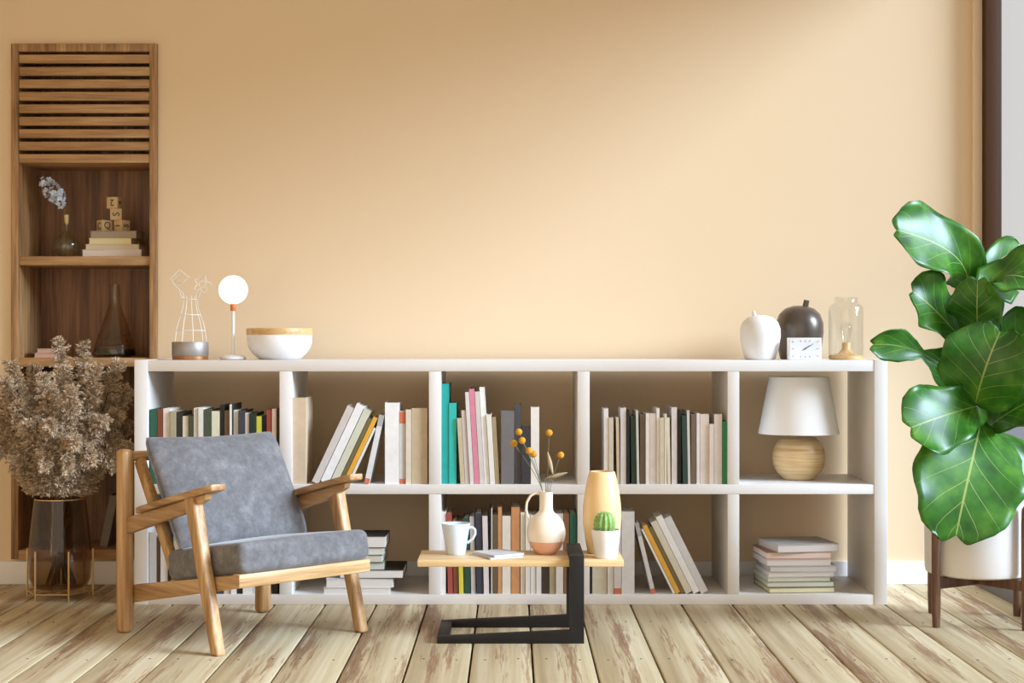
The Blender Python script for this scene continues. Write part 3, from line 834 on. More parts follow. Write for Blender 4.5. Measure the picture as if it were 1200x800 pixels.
U3 = [(517.2,526,450,(26,160,150),'tall dark teal'),(526.2,535,472.5,(44,188,174),'light turquoise'),
 (539.6,545,490,(200,184,150),'short tan',g3),(545.3,550.6,481,(212,198,192),'pinkish grey',g3),(550.9,555.6,459.5,(222,216,210),'pale grey',g3),(555.9,562,456,(220,134,154),'pink',g3),
 (562.3,567.8,459,(214,206,198),'light grey',g3),(568,574,454,(238,234,226),'tall white',g3),(574.3,580.4,486,(236,230,220),'short white',g3),(580.7,585.6,489,(170,150,114),'dark tan',g3),
 (587.2,602.6,481.5,(116,113,113),'thick grey'),(603,611,475,(74,72,75),'dark grey'),(611.3,621.6,500.5,(56,53,57),'short charcoal'),(622,632,477,(240,234,226),'white')]
row(U3, 'upper middle', ZM, UY)
g1 = math.radians(-0.9)
U4 = [(708,713,479,(236,232,228),'white'),(713.3,719,489.5,(216,202,178),'short cream'),(723,726.6,489,(220,206,182),'thin cream',g1),(727,733.8,478,(222,213,212),'lilac white'),
 (734.2,738,481,(28,26,24),'black'),(740.0,746.2,488,(40,66,56),'dark green',g1),(746.4,749.4,481,(208,206,198),'thin grey',g1),(750,756.4,486,(114,93,77),'taupe brown'),
 (756.7,761,484.5,(236,230,224),'slim white'),(761.2,769,484.5,(222,206,196),'pinkish white'),(769.3,773,478.5,(238,232,226),'tall slim white'),(773.2,778.3,489.5,(216,202,178),'short beige'),
 (778.5,781.6,485,(226,214,194),'thin ivory'),(782.4,786,489.5,(226,212,186),'short ivory',g1),(787,793.5,477.5,(222,213,212),'tall lilac white'),(793.8,798.4,481,(28,26,24),'matt black'),
 (800.2,806,487,(40,66,56),'deep green',g1),(806.2,809.4,481,(210,206,198),'very thin grey',g1),(809.8,816,485.5,(118,94,76),'brown'),(816.3,820,484.5,(238,232,226),'narrow white'),
 (820.2,831,485.5,(222,208,198),'wide pinkish white'),(831.3,836.8,497,(226,212,202),'shortest pinkish'),(837,846.2,485.5,(224,210,200),'pale pink'),(846.5,852.2,494,(38,132,86),'emerald green')]
row(U4, 'upper fourth', ZM, UY)
L1 = [(175,183,624,(206,198,192),'light grey'),(183.3,187.6,631,(96,74,52),'brown'),(188,196.6,626,(234,228,222),'white'),(197,203,622,(30,28,28),'black'),(203.4,212,628,(222,206,186),'cream'),
 (212.4,222,620,(44,74,60),'green'),(222.4,234,626,(220,212,204),'pale grey'),(234.4,240,630,(150,90,60),'rust'),(240.4,252,622,(232,226,218),'wide white'),(252.4,262,628,(70,64,60),'charcoal'),
 (262.4,270,624,(214,198,172),'tan'),(270.4,277,630,(236,228,218),'slim white'),(277.3,284,622,(46,42,40),'dark brown'),(284.4,296,626,(228,222,214),'thick white'),(296.4,304,624,(206,196,180),'beige'),(319,325.6,626,(34,32,32),'matt black')]
row(L1, 'lower leftmost', ZB, LY)
gm = math.radians(-1.2)
L3 = [(517.2,522.6,600,(230,222,214),'white',0),(524.8,530.8,602,(168,76,66),'brick red',gm),(531.6,537.6,611,(132,78,48),'brown',gm),(538,543.4,613,(218,208,74),'yellow',gm),
 (544.4,551.6,608,(34,76,60),'dark green',gm),(552.2,557.6,606,(206,198,198),'lilac grey',gm),(558.6,566.4,602,(60,62,76),'navy',gm),(567,573.2,605,(226,216,214),'pinkish white',gm),
 (573.6,575.4,597,(40,38,38),'very thin black',0),(575.6,577,596,(230,224,216),'very thin white',0),(577.2,583.3,604,(106,86,62),'olive brown',0),(583.5,588.2,595,(212,152,102),'slim orange',0),
 (588.5,598.6,605,(234,224,210),'wide cream',0),(599.2,609.2,595,(208,146,96),'tan orange',0),(610,615.2,601,(236,228,214),'cream',0),(615.6,621.6,603,(232,226,216),'ivory',0),
 (622,628,604,(228,222,214),'pale ivory',0),(628.3,634.4,605,(232,226,220),'off white',0),(634.8,643.4,606,(62,50,40),'dark brown',0),(643.8,651,604,(176,162,130),'khaki',0),
 (651.4,660,602,(222,214,206),'light grey',0),(660.4,667,602,(142,98,68),'cinnamon brown',0),(667.6,675.6,602,(34,102,82),'bottle green',0)]
row(L3, 'lower middle', ZB, LY)
L4 = [(691.4,693.6,622,(26,24,24),'thin black'),(694,711.4,618,(206,198,176),'thick beige'),(711.8,719,618,(222,216,208),'white'),(719.4,728,616,(212,206,200),'grey orange-footed',0.0,[(0.0,0.085,OR)]),(728.4,743.6,600,(222,217,214),'thick light grey')]
row(L4, 'lower fourth', ZB, LY)
lw = 'lower fourth'
lean_book(763.6, 0, 5.0, (212,208,206), math.radians(-13.5), 'thin grey orange-footed', lw, 5, ZB, LY, bands=[(0.0,0.07,OR),(0.82,1.0,(170,166,164))], ln=84)
a26 = math.radians(-26.5)
for k, (xb, th, rgb, cn, ln) in enumerate([(789.0,2.6,(232,226,218),'thin white',84),(792.2,5.6,(226,168,56),'mustard yellow',88),(798.6,4.4,(118,98,62),'olive brown',86),(804.0,7.8,(214,204,180),'pale sand',93),(813.0,7.8,(236,232,228),'bright white',100),(821.8,9.0,(210,206,204),'light grey',98)]):
    lean_book(xb, 0, th, rgb, a26, cn, lw, 6+k, ZB, LY, ln=ln)

# flat books: x along the long edge, page side facing the room
def flat_book(name, label, group, cxw, D, z, w, d, h, rz, cover, page=None, cat='book'):
    r = thing(name, label, cat, (cxw, D, z), rz, group)
    t = min(0.0022, h*0.16)
    m = MB(); m.box(-w/2, w/2, 0, d, 0, t); m.box(-w/2, w/2, 0, d, h-t, h); m.box(-w/2, w/2, d-t, d, t, h-t)
    m.build('cover', cover_mat(cover), r)
    MB().box(-w/2+0.002, w/2-0.002, 0.002, d-t, t, h-t).build('pages', page or M['page'], r)
    return h
def stack(items, group, z, D):
    for (x0, x1, yb, yt, cover, page, rz, dd, label) in items:
        h = (yb-yt)*D/F
        h = flat_book('book', label, group, px((x0+x1)/2, D), D, z, (x1-x0)*D/F, dd, h, rz, cover, plain('page_edge', C(*page), 0.85) if page else None)
        z += h
    return z
stack([(379,457,696.6,689.3,(226,220,212),(224,216,208),0.0,.21,'white book at the bottom of the stack behind the armchair'),
 (382,461,689.3,678.8,(228,222,216),(226,218,210),0.02,.21,'white book second from bottom of the stack behind the armchair'),
 (398,472,678.8,668.6,(34,28,26),(230,222,214),0.0,.23,'black covered book sticking out of the stack behind the armchair'),
 (380,450,668.6,660.0,(150,176,150),(206,202,194),0.03,.17,'pale green book in the stack behind the armchair'),
 (382,448,660.0,651.0,(60,116,82),(216,206,194),-0.03,.17,'green backed book in the stack behind the armchair'),
 (384,450,651.0,643.0,(206,196,186),(220,212,202),0.02,.17,'pale book second from top of the stack behind the armchair'),
 (386,452,643.0,629.0,(40,36,34),(226,218,208),0.0,.18,'thick dark covered book on top of the stack behind the armchair')], 'stacked books behind the armchair', ZB, CASE_Y+0.02)
ang_s = 0.075
stack([(901,979,696.4,689.6,(118,106,52),(232,222,184),ang_s,.24,'olive covered book at the very bottom of the right-hand stack'),
 (899,978,689.6,682.8,(92,118,96),(216,214,196),ang_s-.02,.23,'green covered book second from bottom of the right-hand stack'),
 (899,974,682.8,677.2,(196,196,180),(208,206,188),ang_s,.24,'pale sage book third from bottom of the right-hand stack'),
 (900,978,677.2,671.4,(206,198,190),(220,212,204),ang_s-.03,.24,'light grey book fourth from bottom of the right-hand stack'),
 (902,981,671.4,664.4,(186,180,174),(208,200,194),ang_s-.02,.24,'grey book in the middle of the right-hand stack'),
 (898,975,664.4,656.4,(190,182,176),(216,204,194),ang_s,.23,'pinkish grey book third from top of the right-hand stack'),
 (897.5,975,656.4,648.4,(170,120,96),(226,204,188),ang_s,.22,'rust covered book second from top of the right-hand stack'),
 (910,985,648.4,639.2,(176,170,164),(214,204,196),ang_s+.09,.22,'grey book askew on top of the right-hand stack')], 'stacked books in the lower right compartment', ZB, CASE_Y+0.035)
# niche: stack of four under the letter blocks
NZ = stack([(96,166,299.6,291,(232,218,206),(232,218,206),0.0,.15,'white book at the bottom of the stack in the wall niche'),
 (100,163,291,284.6,(206,190,160),(214,198,170),0.02,.14,'beige book second from bottom of the niche stack'),
 (104,154,284.6,277.6,(222,208,156),(226,212,164),0.0,.13,'pale yellow book below the top of the niche stack'),
 (105.5,160,277.6,269,(160,140,118),(166,148,126),-0.02,.13,'taupe book under the letter blocks in the niche')], 'stacked books in the wall niche', SH1, 6.14)
stack([(40,66,418.6,413.2,(214,172,150),(220,184,164),0.03,.14,'pale pink book at the bottom left of the niche shelf'),
 (43,66,413.2,408,(206,166,148),(216,182,164),0.0,.13,'smaller pink book lying on the pale pink one in the niche')], 'pink books in the wall niche', SH2, 6.13)
r = thing('book', 'grey brown book leaning in the bottom of the wall niche', 'book', (px(116.5,6.15), 6.15, SH0))
r.rotation_euler = (0, math.radians(11.5), 0)
book_parts(r, 0.030, 0.200, 0.15, (138,128,116), 0.0)
for ob in list(r.children):
    for q in ob.data.vertices: q.co.x -= 0.030
r.location.x += 0.030

# ================================================================== LETTER BLOCKS
def letter(ch_, size, rot):
    cu = bpy.data.curves.new('letter', 'FONT'); cu.body = ch_; cu.size = size; cu.align_x = 'CENTER'; cu.align_y = 'CENTER'; cu.extrude = 0.0004
    to = bpy.data.objects.new('letter', cu); COL.objects.link(to)
    me = bpy.data.meshes.new_from_object(to.evaluated_get(bpy.context.evaluated_depsgraph_get()))
    bpy.data.objects.remove(to)
    # centre, rotate in its plane
    xs = [q.co.x for q in me.vertices]; ys = [q.co.y for q in me.vertices]
    me.transform(Matrix.Rotation(rot, 4, 'Z') @ Matrix.Translation((-(min(xs)+max(xs))/2, -(min(ys)+max(ys))/2, 0)))
    return me
def block(x, z, D, rz, faces, label, s=0.0445):
    r = thing('letter_block', label, 'block', (px(x,D), D, z), math.radians(rz), 'wooden letter blocks in the niche')
    MB().box(-s/2, s/2, -s/2, s/2, 0, s).build('cube', M['block'], r, bevel=0.002)
    for (side, chr_, rot) in faces:
        me = letter(chr_, 0.036, rot)
        base = {'f': Matrix.Translation((0,-s/2-0.0003,s/2)) @ Matrix.Rotation(PI/2,4,'X'),
                'l': Matrix.Translation((-s/2-0.0003,0,s/2)) @ Matrix.Rotation(-PI/2,4,'Z') @ Matrix.Rotation(PI/2,4,'X'),
                'r': Matrix.Translation((s/2+0.0003,0,s/2)) @ Matrix.Rotation(PI/2,4,'Z') @ Matrix.Rotation(PI/2,4,'X')}[side]
        me.transform(base)
        link('letter', me, M['ink'], r)
    return z + s
zb = block(122.5, NZ, 6.195, 43, [('f','Q',0.0),('l','C',0.0)], 'wooden letter block showing Q, bottom left of the pile')
block(143.0, NZ, 6.195, 56, [('f','5',1.4),('l','1',PI/2)], 'wooden letter block showing 5, bottom right of the pile')
zb = block(136, zb, 6.195, 13, [('f','S',PI/2)], 'wooden letter block showing S, in the middle of the pile')
block(134, zb, 6.195, -10, [('f','2',PI),('r','4',PI/2)], 'wooden letter block showing upside-down 2, topmost of the pile')

# ================================================================== NICHE GLASSWARE
D = 6.19; c = Vector((px(78,D), D, SH1))
bt = thing('bulb_bottle', 'round green tinted glass bottle with cork on the upper niche shelf', 'bottle', c)
MB().lathe([(0,0.0),(0.026,0.0),(0.044,0.012),(0.053,0.038),(0.050,0.062),(0.036,0.084),(0.016,0.098),(0.0095,0.108),(0.0090,0.142),(0.0105,0.144),(0.0075,0.144),(0.0072,0.108),(0.014,0.096),(0.034,0.081),(0.048,0.06),(0.0505,0.038),(0.042,0.014),(0.025,0.003),(0,0.003)], 36).build('bottle_glass', M['greenglass'], bt, smooth=0.8)
MB().lathe([(0,0.132),(0.0068,0.132),(0.0082,0.148),(0.0088,0.166),(0,0.166)], 20).build('cork', M['cork'], bt, smooth=0.6)
hy = thing('dried_hydrangea', 'pale blue dried hydrangea head leaning behind the round bottle', 'flower', (px(76,6.27), 6.27, SH1))
h0 = at(74,240,6.20) - Vector(hy.location)
MB().tube([(0,0,0), (0.008,-0.006,0.09), h0], 0.0025, 8).build('stem', M['stem'], hy, smooth=1.0)
hm = MB(); rg = random.Random(3)
A = at(53,212,6.17) - Vector(hy.location); B = at(72,238,6.19) - Vector(hy.location)
for i in range(70):
    t = rg.random(); rad = 0.036*math.sqrt(max(0.1, math.sin(PI*(0.12+0.76*t))))
    dv = Vector((rg.gauss(0,1), rg.gauss(0,1)-0.5, rg.gauss(0,1))).normalized()
    p0 = A.lerp(B, t) + dv*rad*rg.uniform(0.75,1.05)
    a = dv.orthogonal().normalized(); b = dv.cross(a); ph = rg.uniform(0, PI)
    s = rg.uniform(0.010,0.014)
    for k in range(4):
        an = ph + k*PI/2; e = a*math.cos(an) + b*math.sin(an); f = a*math.cos(an+0.7) + b*math.sin(an+0.7); g = a*math.cos(an-0.7) + b*math.sin(an-0.7)
        hm.add([p0, p0+g*s*0.75+dv*0.002, p0+e*s+dv*0.004, p0+f*s*0.75+dv*0.002], [(0,1,2,3)])
hm.build('flower_head', M['hyd'], hy, recalc=False)['kind'] = 'stuff'
D = 6.20; c = Vector((px(134.5,D), D, SH2))
er = thing('conical_flask', 'smoky conical glass flask with dark liquid on the lower niche shelf', 'flask', c)
MB().lathe([(0,0.0),(0.074,0.0),(0.083,0.006),(0.0845,0.018),(0.070,0.066),(0.044,0.145),(0.026,0.195),(0.0215,0.212),(0.0215,0.280),(0.0235,0.284),(0.020,0.284),(0.0195,0.212),(0.024,0.194),(0.042,0.144),(0.068,0.065),(0.0818,0.018),(0.080,0.008),(0.072,0.003),(0,0.003)], 44).build('flask_glass', M['smokeflask'], er, smooth=0.8)
MB().lathe([(0,0.0045),(0.071,0.0045),(0.0785,0.0095),(0.0800,0.018),(0.0755,0.032),(0,0.032)], 36).build('dark_liquid', M['liquid'], er, smooth=0.8)
pm_ = MB(); rg = random.Random(9)
for i in range(26):      # printed leaf marks on the belly
    z = rg.uniform(0.045,0.112); rr = 0.0845 - (z-0.018)*0.325 + 0.0012; a = rg.uniform(-PI*0.95, -0.05); da = rg.uniform(0.07,0.16)
    q = [Vector((rr*math.cos(a+da*t), rr*math.sin(a+da*t), z+0.0035*math.sin(3*t))) for t in (-1,0,1)]
    hh = rg.uniform(0.0014,0.0028)
    pm_.add([q[0], q[1]-Vector((0,0,hh)), q[2], q[1]+Vector((0,0,hh))], [(0,1,2,3)])
pm_.build('printed_marks', M['liquid'], er, recalc=False)

# ================================================================== ON TOP OF THE BOOKCASE
D = 5.80; S = F/D
c = Vector((px(223,D), D, ZT))
wp = thing('wire_sculpture_holder', 'white wire hourglass sculpture on a round grey metal base', 'ornament', c)
MB().lathe([(0.064,0.013),(0.066,0.016),(0.066,0.062),(0.064,0.065),(0.058,0.065),(0.057,0.060),(0,0.060)], 40).build('base', M['steel'], wp, smooth=0.6)
MB().lathe([(0,0),(0.062,0),(0.0645,0.002),(0.0645,0.013),(0.060,0.013)], 40).build('copper_band', M['copper'], wp, smooth=0.6)
prof = [(0.058,0.058),(0.0570,0.075),(0.053,0.106),(0.046,0.135),(0.036,0.163),(0.027,0.195),(0.025,0.219),(0.028,0.232)]
for k in range(9):
    a = 2*PI*k/9 + 0.2
    MB().tube([(r_*math.cos(a), r_*math.sin(a), z_) for r_, z_ in prof], 0.0013, 6).build('wire', M['wirewhite'], wp, smooth=1.0)
for r_, z_ in ((0.0532,0.106),(0.0362,0.163),(0.0252,0.219)):
    MB().tube([(r_*math.cos(2*PI*i/36), r_*math.sin(2*PI*i/36), z_) for i in range(36)], 0.0013, 6, closed=True).build('ring', M['wirewhite'], wp, smooth=1.0)
def wl(x, y): return Vector((px(x,D)-c.x, 0.0, pz(y,D)-ZT))
for pts in ([(213.5,350),(210,341),(206,336),(200.5,326),(210,316),(222,325),(217,329),(207,336),(214,343),(216,350)],
            [(211,320),(203,328),(211,333),(220,325)]):
    MB().tube([wl(*q)+Vector((0,0.004*math.sin(i*1.7),0)) for i, q in enumerate(pts)], 0.0013, 6).build('square_loop', M['wirewhite'], wp, smooth=1.0)
fp = [wl(237+ (8+2.2*math.cos(5*t))*math.cos(t), 333+(8+2.2*math.cos(5*t))*math.sin(t))+Vector((0,0.006*math.sin(2*t),0)) for t in [2*PI*i/50 for i in range(50)]]
MB().tube(fp, 0.0013, 6, closed=True).build('flower_loop', M['wirewhite'], wp, smooth=1.0)
fp = [wl(237+4*math.cos(t), 333+4*math.sin(t))+Vector((0,0.004,0)) for t in [2*PI*i/24 for i in range(24)]]
MB().tube(fp, 0.0012, 6, closed=True).build('flower_loop', M['wirewhite'], wp, smooth=1.0)
for x0, x1 in ((227,232),(231,236)):
    MB().tube([wl(x0,351), wl((x0+x1)/2+0.5,345), wl(x1,340)], 0.0013, 6).build('wire', M['wirewhite'], wp, smooth=1.0)

c = Vector((px(273.3,D), D, ZT))
gl = thing('globe_lamp', 'lit white globe lamp on a slim white stem with orange collar', 'lamp', c)
MB().lathe([(0,0),(0.043,0),(0.0475,0.003),(0.047,0.010),(0.036,0.016),(0.008,0.020),(0,0.020)], 40).build('base', M['ceramic'], gl, smooth=0.7)
MB().lathe([(0,0.018),(0.0055,0.018),(0.0055,0.180),(0,0.180)], 18).build('stem', M['ceramic'], gl, smooth=0.7)
MB().lathe([(0,0.178),(0.0098,0.178),(0.0105,0.182),(0.0105,0.200),(0.0090,0.204),(0,0.204)], 24).build('collar', M['orange'], gl, smooth=0.7)
MB().sphere((0,0,0.254), 0.0525, 40, 24).build('globe', M['globe'], gl, smooth=1.5)

D = 5.83
c = Vector((px(327.5,D), D, ZT))
bw = thing('salad_bowl', 'white ceramic bowl with a bamboo rim on the bookcase top', 'bowl', c)
MB().lathe([(0,0),(0.070,0),(0.078,0.004),(0.098,0.022),(0.112,0.042),(0.1178,0.060),(0.119,0.076),(0.119,0.090),(0.115,0.090),(0.1145,0.075),(0.108,0.045),(0.094,0.025),(0.074,0.009),(0,0.007)], 56).build('bowl_body', M['ceramic'], bw, smooth=0.6)
MB().lathe([(0.1145,0.0902),(0.1195,0.0902),(0.1205,0.093),(0.1205,0.112),(0.119,0.1145),(0.1155,0.1145),(0.1145,0.112),(0.1145,0.0902)], 56).build('wooden_rim', M['rimwood'], bw, smooth=0.6)

D = 5.76
c = Vector((px(890.8,D), D, ZT))
u1 = thing('white_urn', 'small egg-shaped matte white lidded urn on the bookcase top', 'urn', c)
MB().lathe([(0,0),(0.050,0),(0.056,0.004),(0.067,0.045),(0.0735,0.085),(0.0725,0.112),(0.064,0.136),(0.045,0.153),(0.020,0.1605),(0,0.1615)], 44).build('body', M['matwhite'], u1, smooth=1.0)
MB().tube([(-0.020,-0.004,0.154),(-0.0225,-0.006,0.166),(-0.026,-0.008,0.175)], [0.0085,0.0065,0.0055], 12).build('stub', M['matwhite'], u1, smooth=0.9)
D = 5.90
c = Vector((px(937,D), D, ZT))
u2 = thing('dark_urn', 'rounded glossy dark brown urn behind the white desk clock', 'urn', c)
MB().lathe([(0,0),(0.066,0),(0.072,0.004),(0.082,0.05),(0.0885,0.100),(0.0870,0.134),(0.076,0.166),(0.055,0.187),(0.026,0.1975),(0,0.199)], 48).build('body', M['urnblack'], u2, smooth=1.0)
MB().tube([(0.020,-0.004,0.192),(0.0225,-0.006,0.206),(0.025,-0.008,0.219)], [0.0115,0.0105,0.0105], 14).build('stub', M['urnblack'], u2, smooth=0.8)
D = 5.685
c = Vector((px(943.5,D), D, ZT))
ck = thing('desk_clock', 'small white rectangular desk clock in front of the dark urn', 'clock', c, math.radians(0))
cw, chh = 0.118, 0.0795
MB().box(-cw/2, cw/2, 0, 0.036, 0, chh).build('case', M['ceramic'], ck, bevel=0.002)
MB().box(-cw/2+0.005, cw/2-0.005, -0.0008, 0.0, 0.005, chh-0.005).build('face', plain('clock_face', C(236,236,238), 0.5), ck)
tk = MB()
for i in range(12):
    a = i*PI/6; sx_, sz_ = math.sin(a), math.cos(a)
    k = min(0.047/max(1e-6,abs(sx_)), 0.031/max(1e-6,abs(sz_)))
    p1 = Vector((sx_*k, -0.0012, chh/2+sz_*k)); p0 = Vector((sx_*(k-0.007), -0.0012, chh/2+sz_*(k-0.007)))
    tk.bar(p0, p1, 0.0014, 0.0006, up=(0,1,0))
tk.build('hour_marks', M['hand'], ck)
MB().bar((-0.004,-0.0020,chh/2-0.003),(0.017,-0.0020,chh/2+0.012),0.0022,0.0006,up=(0,1,0)).build('hour_hand', M['hand'], ck)
MB().bar((-0.006,-0.0027,chh/2-0.004),(0.029,-0.0027,chh/2+0.018),0.0013,0.0005,up=(0,1,0)).build('minute_hand', M['hand'], ck)
MB().bar((0.004,-0.0033,chh/2+0.007),(-0.010,-0.0033,chh/2-0.007),0.0008,0.0004,up=(0,1,0)).build('second_hand', M['hand'], ck)
MB().tube([(0,0,chh/2),(0,-0.0042,chh/2)], 0.0022, 12).build('hub', M['hand'], ck)
D = 5.78
c = Vector((px(991.5,D), D, ZT))
gd = thing('glass_jar_lamp', 'clear glass bottle dome over a small bulb on wooden foot', 'lamp', c)
MB().lathe([(0,0),(0.058,0),(0.0615,0.003),(0.0615,0.014),(0.058,0.017),(0.040,0.019),(0.026,0.026),(0.0175,0.036),(0.0155,0.042),(0.0155,0.060),(0.0135,0.063),(0,0.063)], 40).build('wooden_base', M['rimwood'], gd, smooth=0.7)
MB().lathe([(0.0625,0.004),(0.0635,0.02),(0.0635,0.182),(0.060,0.196),(0.048,0.205),(0.0425,0.210),(0.042,0.224),(0.0445,0.227),(0.0405,0.227),(0.0402,0.210),(0.0465,0.202),(0.058,0.194),(0.0617,0.181),(0.0617,0.02),(0.0610,0.004)], 48).build('glass_dome', M['glass'], gd, smooth=0.7)
MB().lathe([(0.012,0.061),(0.013,0.070),(0.020,0.096),(0.0225,0.112),(0.019,0.128),(0.010,0.137),(0,0.139)], 28).build('bulb', M['glass'], gd, smooth=1.0)
fm = MB()
for s in (-1, 1):
    fm.tube([(0.003*s,0,0.061),(0.006*s,0,0.085),(0.014*s,0,0.122)], 0.0009, 6)
fm.tube([(-0.014,0,0.122),(-0.005,0,0.117),(0.005,0,0.124),(0.014,0,0.122)], 0.0007, 6)
fm.build('filament', M['steel'], gd, smooth=1.0)

# table lamp in the upper right compartment
D = 5.82
c = Vector((px(936,D), D, ZM))
tl = thing('table_lamp', 'table lamp with turned wooden ball base and white cone shade', 'lamp', c)
MB().lathe([(0,0),(0.050,0),(0.056,0.003),(0.078,0.024),(0.092,0.052),(0.0965,0.082),(0.092,0.112),(0.078,0.138),(0.054,0.156),(0.030,0.163),(0.020,0.164),(0.012,0.167),(0.012,0.19),(0,0.19)], 48).build('ball_base', M['lampwood'], tl, smooth=1.0)
MB().lathe([(0.1465,0.168),(0.1465,0.170),(0.1070,0.3735),(0.1065,0.3745),(0.1035,0.3745),(0.1040,0.3735),(0.1440,0.170),(0.1440,0.168),(0.1465,0.168)], 64).build('shade', M['shade'], tl, smooth=0.7)
tm = MB()
for k in range(3):
    a = 2*PI*k/3; tm.tube([(0,0,0.340),(0.1085*math.cos(a),0.1085*math.sin(a),0.352)], 0.0014, 6)
tm.tube([(0,0,0.19),(0,0,0.342)], 0.004, 10)
tm.build('shade_holder', M['steel'], tl, smooth=1.0)

# ================================================================== ON THE SIDE TABLE
D = 5.062; c = Vector((px(534.2,D), D, TT))
cp = thing('coffee_mug', 'pale bluish white tapered mug on the left end of side table', 'mug', c)
MB().lathe([(0,0),(0.0295,0),(0.0312,0.003),(0.0375,0.05),(0.0455,0.096),(0.0452,0.0985),(0.0432,0.0985),(0.0425,0.096),(0.0352,0.05),(0.029,0.008),(0,0.006)], 44).build('mug_body', M['cup'], cp, smooth=0.6)
MB().tube([(0.0425,-0.004,0.084),(0.054,-0.005,0.085),(0.0615,-0.006,0.077),(0.0615,-0.006,0.064),(0.054,-0.005,0.050),(0.045,-0.004,0.042),(0.0365,-0.003,0.036)], [0.0045,0.0042,0.004,0.004,0.004,0.0042,0.005], 12).build('handle', M['cup'], cp, smooth=1.0)
n1_ = thing('notebook', 'thin white notebook, lower of the two lying on side table', 'notebook', (px(594,4.96), 4.953, TT), math.radians(26), 'notebooks on the side table')
def note(r, w_, d_, h_, col):
    m = MB(); m.box(-w_/2,w_/2,0,d_,0,0.0012); m.box(-w_/2,w_/2,0,d_,h_-0.0012,h_); m.box(-w_/2,-w_/2+0.0012,0,d_,0.0012,h_-0.0012); m.build('cover', cover_mat(col), r)
    MB().box(-w_/2+0.0014,w_/2-0.001,0.001,d_-0.001,0.0012,h_-0.0012).build('pages', M['page'], r)
note(n1_, 0.115, 0.135, 0.0058, (186,182,182))
n2_ = thing('notebook', 'thin grey notebook, upper of the two lying on side table', 'notebook', (px(597,4.97), 4.966, TT+0.0058), math.radians(33), 'notebooks on the side table')
note(n2_, 0.11, 0.125, 0.0062, (206,202,200))
D = 5.066; c = Vector((px(640,D), D, TT))
pt = thing('pitcher_vase', 'round cream pitcher vase with terracotta bottom and thin handle', 'vase', c)
pit = [(0,0),(0.024,0),(0.031,0.002),(0.046,0.018),(0.0575,0.042)]
MB().lathe(pit + [(0.0573,0.0421),(0,0.0421)], 48).build('terracotta_bottom', plain('terracotta', C(230,174,142), 0.45), pt, smooth=0.8)
MB().lathe([(0.0575,0.0422),(0.0615,0.060),(0.0615,0.078),(0.055,0.102),(0.041,0.121),(0.027,0.131),(0.0225,0.138),(0.0212,0.150),(0.0215,0.196),(0.0222,0.1985),(0.0195,0.1985),(0.0188,0.150),(0.022,0.134),(0.036,0.121),(0.05,0.102),(0.0565,0.078),(0.0565,0.060),(0.053,0.0424)], 48).build('cream_body', plain('cream_glaze', C(244,230,208), 0.28, coat=0.35), pt, smooth=0.8)
MB().tube([(-0.0205,0,0.190),(-0.034,0,0.193),(-0.050,0,0.184),(-0.0615,0,0.164),(-0.0635,0,0.140),(-0.058,0,0.118),(-0.0500,0,0.106)], 0.0042, 12).build('handle', plain('cream_glaze', C(244,230,208), 0.28, coat=0.35), pt, smooth=1.0)
def sprig(name, x, y, dD, label, ball=True, tip=None):
    r = thing(name, label, 'flower', c, 0, 'dried flowers in the pitcher vase')
    e = at(x, y, D+dD) - c
    mo = Vector((max(-0.010,min(0.010,e.x*0.25)), dD*0.15, 0.19))
    b0 = Vector((-mo.x*1.2, -mo.y, 0.048))
    ct = mo + (mo-b0)*0.35
    pts = [b0.lerp(mo, i/4) for i in range(4)] + [mo*(1-t)**2 + ct*2*t*(1-t) + e*t*t for t in [i/8 for i in range(9)]]
    MB().tube(pts, 0.0011, 6).build('stem', M['stem'], r, smooth=1.0)
    if ball: MB().sphere(e, 0.0112, 18, 12).build('blossom', M['ball'], r, smooth=1.5)
    else:
        e2 = at(tip[0], tip[1], D+dD-0.01) - c; d = (e2 - e); s_ = d.cross(Vector((0,1,0))).normalized()
        vs = []; fs = []
        for i in range(9):
            t = i/8; h_ = 0.0062*math.sin(PI*(0.06+0.9*t))
            q = e + d*t
            vs += [q - s_*h_, q + Vector((0,-0.002,0)), q + s_*h_]
        for i in range(8):
            for k in (0,1): fs.append((3*i+k,3*i+k+1,3*i+k+4,3*i+k+3))
        o = MB().add(vs, fs).build('leaf', M['dryleaf'], r, smooth=1.0)
        sm = o.modifiers.new('thickness','SOLIDIFY'); sm.thickness = 0.0012
for i, (x, y, dD, lb) in enumerate([(608,506,0.02,'yellow billy button flower, highest of the left cluster'),(602,519.5,-0.02,'yellow billy button flower, farthest left'),(611.8,516,-0.04,'yellow billy button flower just below the highest left one'),
     (620,528,-0.03,'yellow billy button flower low in the left cluster, in front'),(625,532,0.02,'yellow billy button flower lowest of the left cluster, partly hidden'),(643.5,507,0.0,'yellow billy button flower standing tall above the pitcher'),(657,533,0.02,'yellow billy button flower farthest right')]):
    sprig('billy_button', x, y, dD, lb)
sprig('dried_leaf_sprig', 648, 556, -0.01, 'narrow upright dried leaf above the pitcher', False, (641.5,529))
sprig('dried_leaf_sprig', 639, 560.5, 0.01, 'narrow dried leaf bending right out of the pitcher', False, (665,553.5))
D = 5.092; c = Vector((px(705.5,D), D, TT))
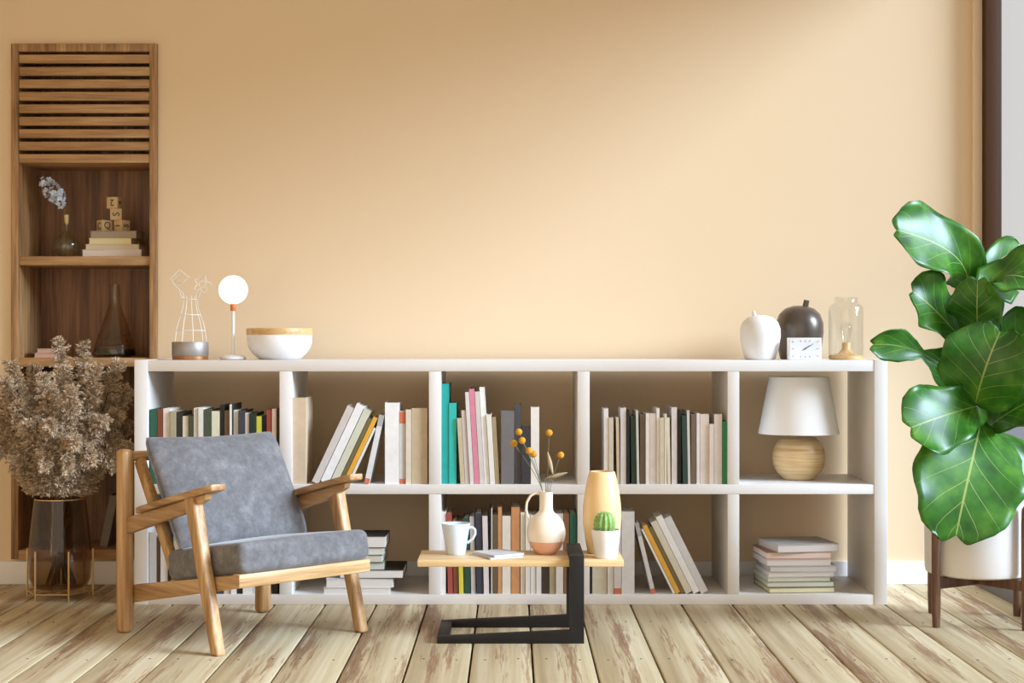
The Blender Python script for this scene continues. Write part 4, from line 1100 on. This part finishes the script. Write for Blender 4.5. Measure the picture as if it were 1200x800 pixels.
yv = thing('amber_vase', 'tall amber yellow ceramic vase behind the little cactus', 'vase', c)
MB().lathe([(0,0),(0.043,0),(0.0465,0.003),(0.0535,0.04),(0.0600,0.085),(0.0620,0.120),(0.0605,0.155),(0.0545,0.200),(0.0455,0.243),(0.0415,0.258),(0.0395,0.2605),(0.0365,0.2605),(0.0375,0.25),(0.050,0.20),(0.0565,0.155),(0.058,0.12),(0.052,0.05),(0.042,0.008),(0,0.006)], 52).build('body', M['yellowvase'], yv, smooth=0.8)
D = 4.979; c = Vector((px(710,D), D, TT))
cc_ = thing('potted_cactus', 'small round green cactus in a white pot on side table', 'potted plant', c)
MB().lathe([(0,0),(0.0345,0),(0.0365,0.002),(0.0458,0.086),(0.0455,0.088),(0.0428,0.088),(0.0420,0.085),(0.0405,0.076),(0,0.076)], 44).build('pot', M['ceramic'], cc_, smooth=0.6)
MB().lathe([(0.0405,0.0765),(0.03,0.0805),(0,0.082)], 28).build('soil', M['soil'], cc_, smooth=1.0)
rib = lambda a, z: 1 + 0.085*math.cos(12*a)
cb = MB(); n = 16
cb.lathe([(0.0,0.078)] + [(0.0315*math.sin(PI*(0.12+0.86*i/n))**0.8, 0.079 + 0.064*(1-math.cos(PI*i/n))/2) for i in range(1,n)] + [(0,0.1425)], 96, (-0.004,0,0), rib)
co = cb.build('cactus_body', M['cactus'], cc_, smooth=1.2)
sp = MB()
for k in range(12):
    for j in range(2, 15, 2):
        t = j/n; a = 2*PI*k/12
        r_ = 0.0315*math.sin(PI*(0.12+0.86*t))**0.8*1.085; z = 0.079 + 0.064*(1-math.cos(PI*t))/2
        p0 = Vector((-0.004+r_*math.cos(a), r_*math.sin(a), z)); nrm = Vector((math.cos(a), math.sin(a), (t-0.5)*1.6)).normalized()
        for q in (-0.5,0,0.5):
            e = (nrm + Vector((-math.sin(a), math.cos(a), 0.3))*q).normalized()
            sp.tube([p0-nrm*0.0005, p0+e*0.0052], [0.00045,0.0001], 4)
sp_o = sp.build('spines', M['spine'], co); sp_o['kind'] = 'stuff'
